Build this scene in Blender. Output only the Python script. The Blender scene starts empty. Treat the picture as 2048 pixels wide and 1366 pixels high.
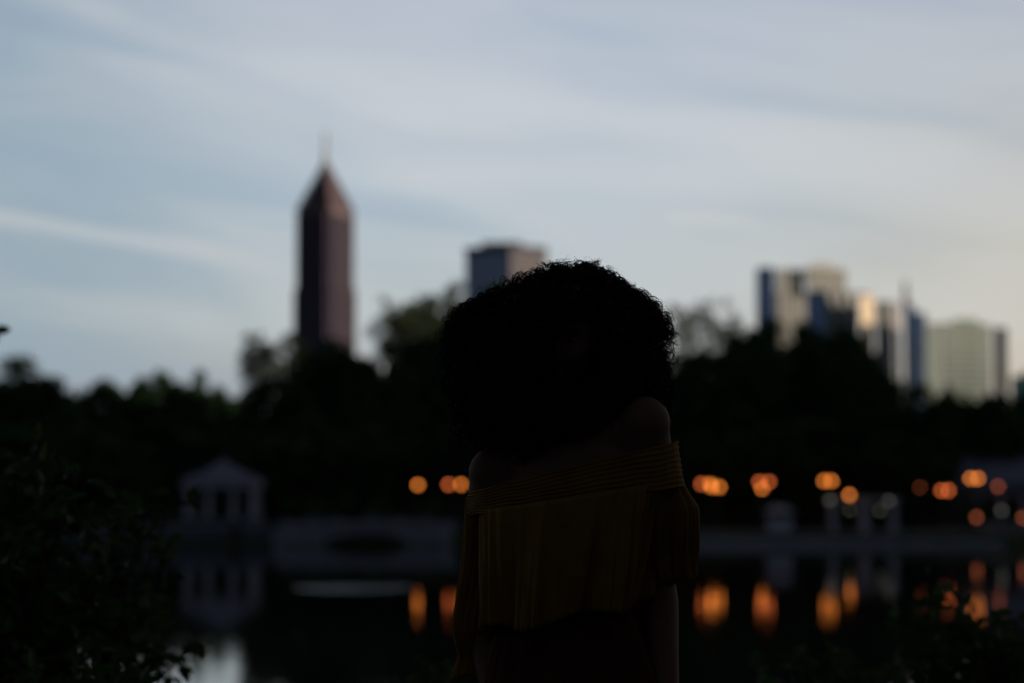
import bpy, math, random
import numpy as np
from mathutils import Vector, Matrix, noise as mnoise
R = math.radians
random.seed(7)
sc = bpy.context.scene

# ------------------------------------------------------------------ camera
W0, H0, FPX = 2048.0, 1366.0, 2048 * 85 / 36.0
CAMZ, YH = 4.78, 985.0
PITCH = math.atan((YH - H0 / 2) / FPX)
cd = bpy.data.cameras.new("camera"); cam = bpy.data.objects.new("camera", cd)
sc.collection.objects.link(cam); sc.camera = cam
cam.location = (0, 0, CAMZ); cam.rotation_euler = (R(90) + PITCH, 0, 0)
cd.lens = 85; cd.sensor_width = 36; cd.clip_start = 0.1; cd.clip_end = 20000
cd.dof.use_dof = True; cd.dof.focus_distance = 4.80; cd.dof.aperture_fstop = 2.5
cd.dof.aperture_blades = 0

def at(px, py, Y):
    """point at depth Y (world y) seen at full-size pixel px, py"""
    u = (px - W0 / 2) / FPX; v = (H0 / 2 - py) / FPX
    d = Vector((u, math.cos(PITCH) - v * math.sin(PITCH), math.sin(PITCH) + v * math.cos(PITCH)))
    return Vector((0, 0, CAMZ)) + d * (Y / d.y)

# ------------------------------------------------------------------ sky
SUN_AZ, SUN_EL = 104.0, 2.6        # clockwise from the view direction (+Y)
world = bpy.data.worlds.new("World"); sc.world = world; world.use_nodes = True
nt = world.node_tree; nt.nodes.clear()
def N(t, **kw):
    n = nt.nodes.new(t)
    for k, v in kw.items(): setattr(n, k, v)
    return n
def setin(n, d):
    for k, v in d.items():
        if hasattr(v, 'links') or isinstance(v, bpy.types.NodeSocket): nt.links.new(v, n.inputs[k])
        else: n.inputs[k].default_value = v
def M(op, a, b=0.0, c=None, clamp=False):
    n = N('ShaderNodeMath', operation=op); n.use_clamp = clamp
    setin(n, {0: a, 1: b}); 
    if c is not None: setin(n, {2: c})
    return n.outputs[0]
def MR(v, a, b, c, d, smooth=True):
    n = N('ShaderNodeMapRange'); n.interpolation_type = 'SMOOTHSTEP' if smooth else 'LINEAR'
    setin(n, {0: v, 1: a, 2: b, 3: c, 4: d}); return n.outputs[0]
def MIX(f, a, b, blend='MIX'):
    n = N('ShaderNodeMix', data_type='RGBA', blend_type=blend); n.clamp_factor = True
    setin(n, {0: f, 6: a, 7: b}); return n.outputs[2]
tc = N('ShaderNodeTexCoord'); D = tc.outputs['Generated']
sep = N('ShaderNodeSeparateXYZ'); nt.links.new(D, sep.inputs[0])
X, Y_, Z = sep.outputs
sky = N('ShaderNodeTexSky'); sky.sky_type = 'NISHITA'; sky.sun_disc = False
sky.sun_elevation = R(SUN_EL); sky.sun_rotation = R(SUN_AZ); sky.air_density = 1.3; sky.dust_density = 2.0
# veil of high cloud: colour by height above the horizon
ramp = N('ShaderNodeValToRGB'); nt.links.new(MR(Z, -0.02, 0.24, 0, 1, False), ramp.inputs[0])
cr = ramp.color_ramp
def lin(c):
    return tuple(((v / 255) / 12.92 if v <= 10 else (((v / 255) + 0.055) / 1.055) ** 2.4) for v in c) + (1,)
SK = [(0.0, (170, 160, 155)), (0.20, (176, 170, 166)), (0.34, (176, 186, 188)), (0.55, (171, 186, 199)),
      (0.75, (170, 183, 200)), (1.0, (155, 168, 192))]
while len(cr.elements) < len(SK): cr.elements.new(0.5)
for e, (p, c) in zip(cr.elements, SK): e.position = p; e.color = lin(c)
base = ramp.outputs[0]
base = MIX(M('MULTIPLY', MR(X, 0.02, 0.26, 0, 1), MR(Z, 0.22, 0.03, 0.15, 0.75)), base, lin((206, 192, 168)))
base = MIX(MR(X, -0.02, -0.26, 0, 0.7), base, lin((128, 152, 168)))
# streaky cirrus, descending slightly to the right
mp = N('ShaderNodeMapping', vector_type='TEXTURE'); nt.links.new(D, mp.inputs[0])
mp.inputs['Rotation'].default_value = (0, R(11), 0); mp.inputs['Scale'].default_value = (1 / 3.6, 1 / 3.6, 1 / 19)
n1 = N('ShaderNodeTexNoise'); nt.links.new(mp.outputs[0], n1.inputs[0])
setin(n1, {'Scale': 1.25, 'Detail': 5.0, 'Roughness': 0.5, 'Distortion': 0.7})
mp2 = N('ShaderNodeMapping', vector_type='TEXTURE'); nt.links.new(D, mp2.inputs[0])
mp2.inputs['Rotation'].default_value = (0, R(17), 0); mp2.inputs['Scale'].default_value = (1 / 10, 1 / 10, 1 / 46)
mp2.inputs['Location'].default_value = (0.31, 0, 0.17)
n2 = N('ShaderNodeTexNoise'); nt.links.new(mp2.outputs[0], n2.inputs[0])
setin(n2, {'Scale': 1.0, 'Detail': 6.0, 'Roughness': 0.55, 'Distortion': 0.4})
cl = M('ADD', M('MULTIPLY', MR(n1.outputs[0], 0.38, 0.66, 0, 1), 0.75), M('MULTIPLY', MR(n2.outputs[0], 0.45, 0.75, 0, 1), 0.25))
cl = M('MULTIPLY', cl, MR(Z, 0.03, 0.08, 0.15, 1))
base = MIX(M('MULTIPLY', cl, 0.42), base, lin((206, 208, 210)))
base = MIX(M('MULTIPLY', MR(n1.outputs[0], 0.52, 0.3, 0, 1), 0.30), base, lin((140, 164, 186)))
# a long thin cirrus band low on the left and a broader one across the middle
def band(z0, slope, w, x0, x1, fade, s, base, col=(206, 206, 206)):
    dz = M('ADD', M('SUBTRACT', Z, z0), M('MULTIPLY', X, slope))
    dz = M('ADD', dz, M('MULTIPLY', M('SUBTRACT', n2.outputs[0], 0.5), w * 1.2))
    f = M('MULTIPLY', MR(M('ABSOLUTE', dz), 0.0, w, 1, 0), M('MULTIPLY', MR(X, x0, x0 + fade, 0, 1), MR(X, x1 - fade, x1, 1, 0)))
    return MIX(M('MULTIPLY', f, s), base, lin(col))
base = band(0.0805, 0.145, 0.0060, -0.30, -0.08, 0.05, 0.42, base)
base = band(0.158, 0.115, 0.022, -0.17, 0.22, 0.12, 0.45, base, (208, 210, 214))
base = band(0.131, 0.02, 0.012, -0.10, 0.16, 0.08, 0.35, base, (204, 208, 212))
base = band(0.1140, 0.02, 0.005, 0.05, 0.11, 0.025, 0.45, base, (206, 204, 202))
mixn = MIX(0.12, base, MIX(1.0, sky.outputs[0], (0.10, 0.10, 0.10, 1), 'MULTIPLY'))
# dusk: the bright sky is the western one ahead and to the right; overhead and east it is already dim
dot = N('ShaderNodeVectorMath', operation='DOT_PRODUCT'); nt.links.new(D, dot.inputs[0])
dot.inputs[1].default_value = (0.30, 0.954, 0.0)
front = MR(dot.outputs['Value'], -0.80, 0.76, 0.05, 1.0)
up = MR(Z, 0.23, 0.48, 1.0, 0.08)
down = MR(Z, -0.06, 0.0, 0.06, 1.0)
k = M('MULTIPLY', M('MULTIPLY', front, up), down)
k = M('MAXIMUM', k, 0.105)
mixn = MIX(MR(k, 0.0, 0.6, 0.75, 0.0), mixn, (0.36, 0.46, 0.68, 1))
fin = N('ShaderNodeVectorMath', operation='SCALE'); nt.links.new(mixn, fin.inputs[0]); nt.links.new(k, fin.inputs[3])
bg = N('ShaderNodeBackground'); nt.links.new(fin.outputs[0], bg.inputs[0]); bg.inputs[1].default_value = 1.16
wo = N('ShaderNodeOutputWorld'); nt.links.new(bg.outputs[0], wo.inputs[0])
world.cycles.sampling_method = 'MANUAL'; world.cycles.sample_map_resolution = 1024

sd = bpy.data.lights.new("sun", 'SUN'); so = bpy.data.objects.new("sun", sd); sc.collection.objects.link(so)
sd.energy = 2.6; sd.angle = R(0.5); sd.color = (1.0, 0.78, 0.55)
sdir = Vector((math.sin(R(SUN_AZ)) * math.cos(R(SUN_EL)), math.cos(R(SUN_AZ)) * math.cos(R(SUN_EL)), math.sin(R(SUN_EL))))
sd.color = (1.0, 0.84, 0.66); sd.energy = 2.4
so.rotation_euler = sdir.to_track_quat('Z', 'Y').to_euler()

sc.view_settings.view_transform = 'Standard'; sc.view_settings.look = 'None'
sc.view_settings.exposure = 0; sc.view_settings.gamma = 1; sc.view_settings.use_curve_mapping = False
sc.render.engine = 'CYCLES'
cy = sc.cycles
cy.use_denoising = True; cy.denoiser = 'OPENIMAGEDENOISE'; cy.denoising_input_passes = 'RGB_ALBEDO_NORMAL'
cy.use_adaptive_sampling = False
cy.max_bounces = 5; cy.diffuse_bounces = 3; cy.glossy_bounces = 3; cy.transmission_bounces = 4
cy.caustics_reflective = False; cy.caustics_refractive = False; cy.sample_clamp_indirect = 3.0

# ------------------------------------------------------------------ materials
MATS = {}
def mat(name, col, rough=0.8, var=0.25, scale=3.0, metal=0.0, spec=0.3, bump=0.0, bscale=None, emit=None, estr=0, stripes=None, trans=0):
    if name in MATS: return MATS[name]
    m = bpy.data.materials.new(name); m.use_nodes = True; t = m.node_tree
    b = t.nodes['Principled BSDF']
    b.inputs['Roughness'].default_value = rough; b.inputs['Metallic'].default_value = metal
    b.inputs['Specular IOR Level'].default_value = spec
    c = t.nodes.new('ShaderNodeTexCoord'); no = t.nodes.new('ShaderNodeTexNoise')
    t.links.new(c.outputs['Object'], no.inputs[0]); no.inputs['Scale'].default_value = scale; no.inputs['Detail'].default_value = 4
    r = t.nodes.new('ShaderNodeValToRGB'); t.links.new(no.outputs[0], r.inputs[0])
    r.color_ramp.elements[0].position = 0.3; r.color_ramp.elements[1].position = 0.7
    r.color_ramp.elements[0].color = tuple(v * (1 - var) for v in col) + (1,)
    r.color_ramp.elements[1].color = tuple(min(1, v * (1 + var)) for v in col) + (1,)
    out = r.outputs[0]
    if stripes:   # (axis, period m, duty, colour) window bands
        ax, per, duty, c2 = stripes
        s = t.nodes.new('ShaderNodeSeparateXYZ'); t.links.new(c.outputs['Object'], s.inputs[0])
        f = t.nodes.new('ShaderNodeMath'); f.operation = 'DIVIDE'; t.links.new(s.outputs[ax], f.inputs[0]); f.inputs[1].default_value = per
        g = t.nodes.new('ShaderNodeMath'); g.operation = 'FRACT'; t.links.new(f.outputs[0], g.inputs[0])
        h = t.nodes.new('ShaderNodeMath'); h.operation = 'LESS_THAN'; t.links.new(g.outputs[0], h.inputs[0]); h.inputs[1].default_value = duty
        mx = t.nodes.new('ShaderNodeMix'); mx.data_type = 'RGBA'; t.links.new(h.outputs[0], mx.inputs[0]); t.links.new(out, mx.inputs[6])
        mx.inputs[7].default_value = tuple(c2) + (1,); out = mx.outputs[2]
    t.links.new(out, b.inputs['Base Color'])
    if bump:
        n2 = t.nodes.new('ShaderNodeTexNoise'); t.links.new(c.outputs['Object'], n2.inputs[0]); n2.inputs['Scale'].default_value = bscale or scale * 6
        bp = t.nodes.new('ShaderNodeBump'); bp.inputs['Strength'].default_value = bump; t.links.new(n2.outputs[0], bp.inputs['Height']); t.links.new(bp.outputs[0], b.inputs['Normal'])
    if emit:
        b.inputs['Emission Color'].default_value = tuple(emit) + (1,); b.inputs['Emission Strength'].default_value = estr
    if trans:
        ts = t.nodes.new('ShaderNodeBsdfTranslucent'); t.links.new(out, ts.inputs[0])
        ms = t.nodes.new('ShaderNodeMixShader'); ms.inputs[0].default_value = trans
        t.links.new(b.outputs[0], ms.inputs[1]); t.links.new(ts.outputs[0], ms.inputs[2])
        t.links.new(ms.outputs[0], t.nodes['Material Output'].inputs[0])
    MATS[name] = m; return m

LEAF = mat('foliage', (0.050, 0.105, 0.036), 0.75, 0.45, 0.5, spec=0.12)
LEAF2 = mat('foliage_light', (0.060, 0.085, 0.030), 0.7, 0.4, 0.5, spec=0.12)
LEAFN = mat('near_leaf', (0.045, 0.085, 0.018), 0.6, 0.4, 6, spec=0.15, trans=0.25)
BARK = mat('bark', (0.06, 0.045, 0.035), 0.9, 0.4, 2, bump=0.4)
GRASS = mat('lawn', (0.045, 0.06, 0.025), 0.95, 0.4, 0.4, spec=0.05, bump=0.4, bscale=8)
STONE = mat('bridge_stone', (0.30, 0.32, 0.35), 0.9, 0.3, 1.2, spec=0.1, bump=0.5)
WALLST = mat('lake_wall_stone', (0.115, 0.13, 0.15), 0.9, 0.3, 0.7, spec=0.1, bump=0.5)
CONC = mat('pale_concrete', (0.38, 0.40, 0.44), 0.85, 0.15, 1, spec=0.1)
WHITE = mat('white_paint', (0.50, 0.51, 0.56), 0.6, 0.08, 2, spec=0.2)
ROOFG = mat('grey_roof', (0.24, 0.24, 0.29), 0.8, 0.15, 2, spec=0.15)
IRON = mat('dark_iron', (0.03, 0.03, 0.035), 0.5, 0.2, 5)

# ------------------------------------------------------------------ mesh helpers
class MB:
    def __init__(s): s.v = []; s.f = []; s.smooth = False
    def add(s, vs, fs):
        o = len(s.v); s.v += [tuple(v) for v in vs]; s.f += [tuple(i + o for i in f) for f in fs]; return s
    def box(s, c, size, rz=0):
        cx, cy_, cz = c; sx, sy, sz = [k / 2 for k in size]; ca, sa = math.cos(rz), math.sin(rz)
        vs = []
        for z in (-sz, sz):
            for x, y in ((-sx, -sy), (sx, -sy), (sx, sy), (-sx, sy)):
                vs.append((cx + x * ca - y * sa, cy_ + x * sa + y * ca, cz + z))
        return s.add(vs, [(3, 2, 1, 0), (4, 5, 6, 7), (0, 1, 5, 4), (1, 2, 6, 5), (2, 3, 7, 6), (3, 0, 4, 7)])
    def prism(s, poly, z0, z1, top=1.0, c=None):
        n = len(poly); c = c or (sum(p[0] for p in poly) / n, sum(p[1] for p in poly) / n)
        vs = [(x, y, z0) for x, y in poly] + [(c[0] + (x - c[0]) * top, c[1] + (y - c[1]) * top, z1) for x, y in poly]
        return s.add(vs, [tuple(range(n))[::-1], tuple(range(n, 2 * n))] + [(i, (i + 1) % n, n + (i + 1) % n, n + i) for i in range(n)])
    def tube(s, pts, rad, seg=8, caps=True):
        pts = [Vector(p) for p in pts]; n = len(pts)
        if not hasattr(rad, '__len__'): rad = [rad] * n
        rings = []; up = None
        for i, p in enumerate(pts):
            t = (pts[min(i + 1, n - 1)] - pts[max(i - 1, 0)]).normalized()
            if up is None:
                up = t.orthogonal().normalized()
            up = (up - t * up.dot(t)).normalized(); sd_ = t.cross(up)
            r = rad[i]; ra, rb = r if hasattr(r, '__len__') else (r, r)
            rings.append([p + up * math.cos(2 * math.pi * k / seg) * ra + sd_ * math.sin(2 * math.pi * k / seg) * rb for k in range(seg)])
        vs = [v for r in rings for v in r]
        fs = [(i * seg + k, i * seg + (k + 1) % seg, (i + 1) * seg + (k + 1) % seg, (i + 1) * seg + k) for i in range(n - 1) for k in range(seg)]
        if caps: fs += [tuple(range(seg))[::-1], tuple((n - 1) * seg + k for k in range(seg))]
        return s.add(vs, fs)
    def sphere(s, c, r, u=16, v=10, fn=None):
        rx, ry, rz = r if hasattr(r, '__len__') else (r, r, r); c = Vector(c); vs = [(c.x, c.y, c.z - rz)]
        for j in range(1, v):
            th = -math.pi / 2 + math.pi * j / v
            for i in range(u):
                a = 2 * math.pi * i / u
                vs.append((c.x + rx * math.cos(th) * math.cos(a), c.y + ry * math.cos(th) * math.sin(a), c.z + rz * math.sin(th)))
        vs.append((c.x, c.y, c.z + rz)); T = len(vs) - 1; fs = []
        for i in range(u):
            fs.append((0, 1 + (i + 1) % u, 1 + i)); fs.append((T, 1 + (v - 2) * u + i, 1 + (v - 2) * u + (i + 1) % u))
        for j in range(v - 2):
            for i in range(u):
                a, b = 1 + j * u + i, 1 + j * u + (i + 1) % u; fs.append((a, b, b + u, a + u))
        if fn: vs = [fn(Vector(q)) for q in vs]
        return s.add(vs, fs)
    def rings(s, rings, close=True, caps=False):
        n = len(rings[0]); m = len(rings); vs = [v for r in rings for v in r]
        fs = [(i * n + k, i * n + (k + 1) % n, (i + 1) * n + (k + 1) % n, (i + 1) * n + k) for i in range(m - 1) for k in range(n if close else n - 1)]
        if caps: fs += [tuple(range(n))[::-1], tuple((m - 1) * n + k for k in range(n))]
        return s.add(vs, fs)
    def build(s, name, m, parent=None, loc=(0, 0, 0), smooth=False, world=False):
        me = bpy.data.meshes.new(name); me.from_pydata(s.v, [], s.f); me.update()
        if m: me.materials.append(m)
        if smooth: me.polygons.foreach_set('use_smooth', [True] * len(me.polygons))
        o = bpy.data.objects.new(name, me); sc.collection.objects.link(o); o.location = loc
        if parent:
            o.parent = parent
            if world: o.matrix_parent_inverse = parent.matrix_basis.inverted() if not world == 2 else Matrix()
        return o
def npmesh(name, V, F, m, parent=None, smooth=False):
    """V (n,3), F (k,4) or (k,3) arrays"""
    me = bpy.data.meshes.new(name); V = np.asarray(V, dtype=np.float32); F = np.asarray(F, dtype=np.int32)
    k = F.shape[1]
    me.vertices.add(len(V)); me.vertices.foreach_set('co', V.ravel())
    me.loops.add(F.size); me.loops.foreach_set('vertex_index', F.ravel())
    me.polygons.add(len(F)); me.polygons.foreach_set('loop_start', np.arange(0, F.size, k, dtype=np.int32))
    if smooth: me.polygons.foreach_set('use_smooth', np.ones(len(F), dtype=bool))
    me.update(calc_edges=True); me.validate()
    if m: me.materials.append(m)
    o = bpy.data.objects.new(name, me); sc.collection.objects.link(o)
    if parent: o.parent = parent
    return o
def tag(o, label=None, cat=None, group=None, kind=None):
    if label: o['label'] = label
    if cat: o['category'] = cat
    if group: o['group'] = group
    if kind: o['kind'] = kind
    return o
def thing(name, loc, label, cat, group=None, rz=0, scale=None):
    o = bpy.data.objects.new(name, None); sc.collection.objects.link(o); o.location = loc; o.rotation_euler = (0, 0, rz)
    if scale: o.scale = scale
    o.empty_display_size = 0.3
    return tag(o, label, cat, group)

# ------------------------------------------------------------------ ground and water
NEARZ = 3.57
def ground_z(x, y):
    if y < 9: z = NEARZ
    elif y < 17: z = NEARZ - (y - 9) / 8 * 4.6
    elif y < 217.5: z = -1.0
    elif y < 222: z = -1.0 + (y - 217.5) / 4.5 * 2.1
    else: z = 1.1 + min(1.0, (y - 222) / 900) * 12
    if x > 105 and y > 9: pass
    return z
gx = [-6000, -1500, -600, -300, -150, -80] + [x for x in np.linspace(-50, 90, 60)] + [120, 200, 400, 900, 2000, 6000]
gy = [-400, -60, -20, -5] + [y for y in np.linspace(0, 20, 41)] + [40, 80, 140, 200, 215, 217.5, 219, 220.5, 222, 226, 235, 250, 300, 400, 600, 900, 1122, 2000, 4000, 9000]
vs = []; 
for y in gy:
    for x in gx:
        z = ground_z(x, y)
        if -60 < x < 95 and -5 < y < 16: z += 0.05 * mnoise.noise(Vector((x * 0.7, y * 0.7, 0)))
        vs.append((x, y, z))
nx = len(gx)
fs = [(j * nx + i, j * nx + i + 1, (j + 1) * nx + i + 1, (j + 1) * nx + i) for j in range(len(gy) - 1) for i in range(nx - 1)]
tag(MB().add(vs, fs).build('ground', GRASS, smooth=True), 'dark grassy ground and banks round the lake', None, kind='structure')

wm = bpy.data.materials.new('lake_water'); wm.use_nodes = True; t = wm.node_tree; b = t.nodes['Principled BSDF']
b.inputs['Base Color'].default_value = (0.006, 0.009, 0.010, 1); b.inputs['Roughness'].default_value = 0.03; b.inputs['IOR'].default_value = 1.33
c = t.nodes.new('ShaderNodeTexCoord')
def wn(scale, sxyz, det=3):
    mpp = t.nodes.new('ShaderNodeMapping'); mpp.inputs['Scale'].default_value = sxyz; t.links.new(c.outputs['Object'], mpp.inputs[0])
    no = t.nodes.new('ShaderNodeTexNoise'); no.inputs['Scale'].default_value = scale; no.inputs['Detail'].default_value = det
    t.links.new(mpp.outputs[0], no.inputs[0]); return no.outputs[0]
def tm(op, a, b_=0.0, c_=0.0):
    n = t.nodes.new('ShaderNodeMath'); n.operation = op
    for i, v in enumerate((a, b_, c_)):
        if isinstance(v, bpy.types.NodeSocket): t.links.new(v, n.inputs[i])
        else: n.inputs[i].default_value = v
    return n.outputs[0]
h = tm('ADD', tm('MULTIPLY', wn(1.1, (1, 0.55, 1), 3), 0.0085), tm('MULTIPLY', wn(5, (1, 0.6, 1), 2), 0.0010))
# a breeze-ruffled streak of water in front of the bridge
s_ = t.nodes.new('ShaderNodeSeparateXYZ'); t.links.new(c.outputs['Object'], s_.inputs[0])
PX0, PY0 = (712 - 1024) / FPX * 122, 122
dx = tm('DIVIDE', tm('SUBTRACT', s_.outputs[0], PX0), 2.9); dy = tm('DIVIDE', tm('SUBTRACT', s_.outputs[1], PY0), 3.2)
rr = tm('ADD', tm('ADD', tm('MULTIPLY', dx, dx), tm('MULTIPLY', dy, dy)), tm('MULTIPLY', tm('SUBTRACT', wn(0.5, (1, 0.8, 1), 3), 0.5), 1.6))
mk = t.nodes.new('ShaderNodeMapRange'); mk.interpolation_type = 'SMOOTHSTEP'; t.links.new(rr, mk.inputs[0])
for i, v in ((1, 0.0), (2, 1.3), (3, 1.0), (4, 0.0)): mk.inputs[i].default_value = v
h = tm('ADD', h, tm('MULTIPLY', tm('MULTIPLY', wn(3.5, (1, 1.5, 1), 2), 0.2), mk.outputs[0]))
bp = t.nodes.new('ShaderNodeBump'); bp.inputs['Strength'].default_value = 1.0; bp.inputs['Distance'].default_value = 1.0
t.links.new(h, bp.inputs['Height']); t.links.new(bp.outputs[0], b.inputs['Normal'])
tag(MB().add([(-700, 12, 0), (400, 12, 0), (400, 221, 0), (-700, 221, 0)], [(0, 1, 2, 3)]).build('lake_water', wm), 'still dark lake water reflecting lamps and sky', None, kind='structure')

# added out-of-view mound to the right that keeps the low sun off the park
hv = []; HX = np.linspace(0, 1, 14); HY = np.linspace(-260, 760, 40)
for y in HY:
    for u in HX:
        x = (112 + max(0, y) * 0.05) + u * 200
        e = math.sin(min(1, u * 2.2) * math.pi / 2) * (1 - 0.7 * max(0, u - 0.5) * 2)
        z = 0.6 + 34 * e * min(1, (760 - y) / 160) * (0.85 + 0.3 * mnoise.noise(Vector((x / 40, y / 40, 3))))
        hv.append((x, y, max(z, -0.5)))
tag(MB().add(hv, [(j * 14 + i, j * 14 + i + 1, (j + 1) * 14 + i + 1, (j + 1) * 14 + i) for j in range(39) for i in range(13)]).build('shade_hill', LEAF, smooth=True), 'added unseen mound blocking the low sun beside the lake', None, kind='structure')

# ------------------------------------------------------------------ trees
def leafcloud(rng, n, clumps, size, zs=1.0):
    """quads scattered through a set of clumps (cx,cy,cz,r)"""
    cl = np.array(clumps); w = cl[:, 3] ** 2; idx = rng.choice(len(cl), n, p=w / w.sum())
    d = rng.normal(size=(n, 3)); d /= np.linalg.norm(d, axis=1)[:, None]
    rad = cl[idx, 3] * (rng.random(n) ** 0.45) * rng.uniform(0.8, 1.15, n)
    P = cl[idx, :3] + d * rad[:, None]
    a = rng.normal(size=(n, 3)); a /= np.linalg.norm(a, axis=1)[:, None]
    b_ = np.cross(a, rng.normal(size=(n, 3))); b_ /= np.linalg.norm(b_, axis=1)[:, None]
    s = size * rng.uniform(0.5, 1.3, n)[:, None]
    V = np.stack([P - a * s * 0.5, P + b_ * s * 0.32, P + a * s * 0.5, P - b_ * s * 0.32], 1).reshape(-1, 3)
    F = np.arange(n * 4).reshape(-1, 4)
    return V, F
def crown_variant(seed, airy):
    """unit crown, height 1 and width about 1; zs undoes the stretch the placed tree gets"""
    rng = np.random.default_rng(seed); clumps = []; zs = 0.36 if airy else 0.6
    zc, zr, hr_ = (0.80, 0.165, 0.40) if airy else (0.54, 0.40, 0.40)
    for i in range(46 if airy == 1 else 30 if airy else 80):
        d = rng.normal(size=3); d /= np.linalg.norm(d); k_ = rng.uniform(0.35, 1.0) if airy else rng.uniform(0.8, 1.0)
        r_ = rng.uniform(0.07, 0.125) if airy else rng.uniform(0.09, 0.14)
        clumps.append((d[0] * hr_ * k_, d[1] * hr_ * k_, (zc + d[2] * zr * k_) / zs, r_))
    if airy:
        for i in range(8): clumps.append((rng.uniform(-.2, .2), rng.uniform(-.2, .2), rng.uniform(.45, .68) / zs, .09))
    else:
        for z in (0.12, 0.25, 0.4, 0.55, 0.7): clumps.append((0, 0, z / zs, 0.36 - abs(z - 0.45) * 0.3))
    V, F = leafcloud(rng, (6500 if airy == 1 else 3000) if airy else 22000, clumps, 0.055 if not airy else 0.036)
    V[:, 2] *= zs; clumps = [(c[0], c[1], c[2] * zs, c[3]) for c in clumps]
    tb = MB(); tb.tube([(0, 0, -0.03), (0.01, 0, 0.2), (0.0, 0.01, 0.5), (0, 0, 0.8)], [0.025, 0.018, 0.011, 0.004], 7)
    for cxx in clumps[:16 if not airy else 30]:
        z0 = max(0.12, cxx[2] - 0.25); tb.tube([(0, 0, z0), (cxx[0] * .5, cxx[1] * .5, (z0 + cxx[2]) / 2 - .01), cxx[:3]], [0.009, 0.006, 0.002], 5)
    return V, F, tb
VAR = {}
for key, seed, airy in (('d0', 1, 0), ('d1', 2, 0), ('d2', 3, 0), ('d3', 4, 0), ('a0', 11, 1), ('a1', 12, 1), ('a2', 13, 1), ('s0', 14, 2), ('s1', 15, 2)):
    V, F, tb = crown_variant(seed, airy)
    o = npmesh('crown', V, F, LEAF2 if airy else LEAF); tr = tb.build('trunk', BARK, smooth=True)
    VAR[key] = (o.data, tr.data); bpy.data.objects.remove(o); bpy.data.objects.remove(tr)
def tree(px, pt, wpx, Y, key, label, rz=0.0, group='trees along the far shore', lean=0):
    top = at(px, pt, Y); zb = ground_z(top.x, Y) - 0.1; Hh = top.z - zb; w = wpx / FPX * Y * (1.05 if key[0] in 'as' else 1.12)
    r = thing('tree', (top.x, Y, zb), label, 'tree', group, rz)
    r.scale = (w, w, Hh)
    if lean: r.rotation_euler = (0, R(lean), rz)
    c_ = bpy.data.objects.new('crown', VAR[key][0]); t_ = bpy.data.objects.new('trunk', VAR[key][1])
    for q in (c_, t_): sc.collection.objects.link(q); q.parent = r
    return r
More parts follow.
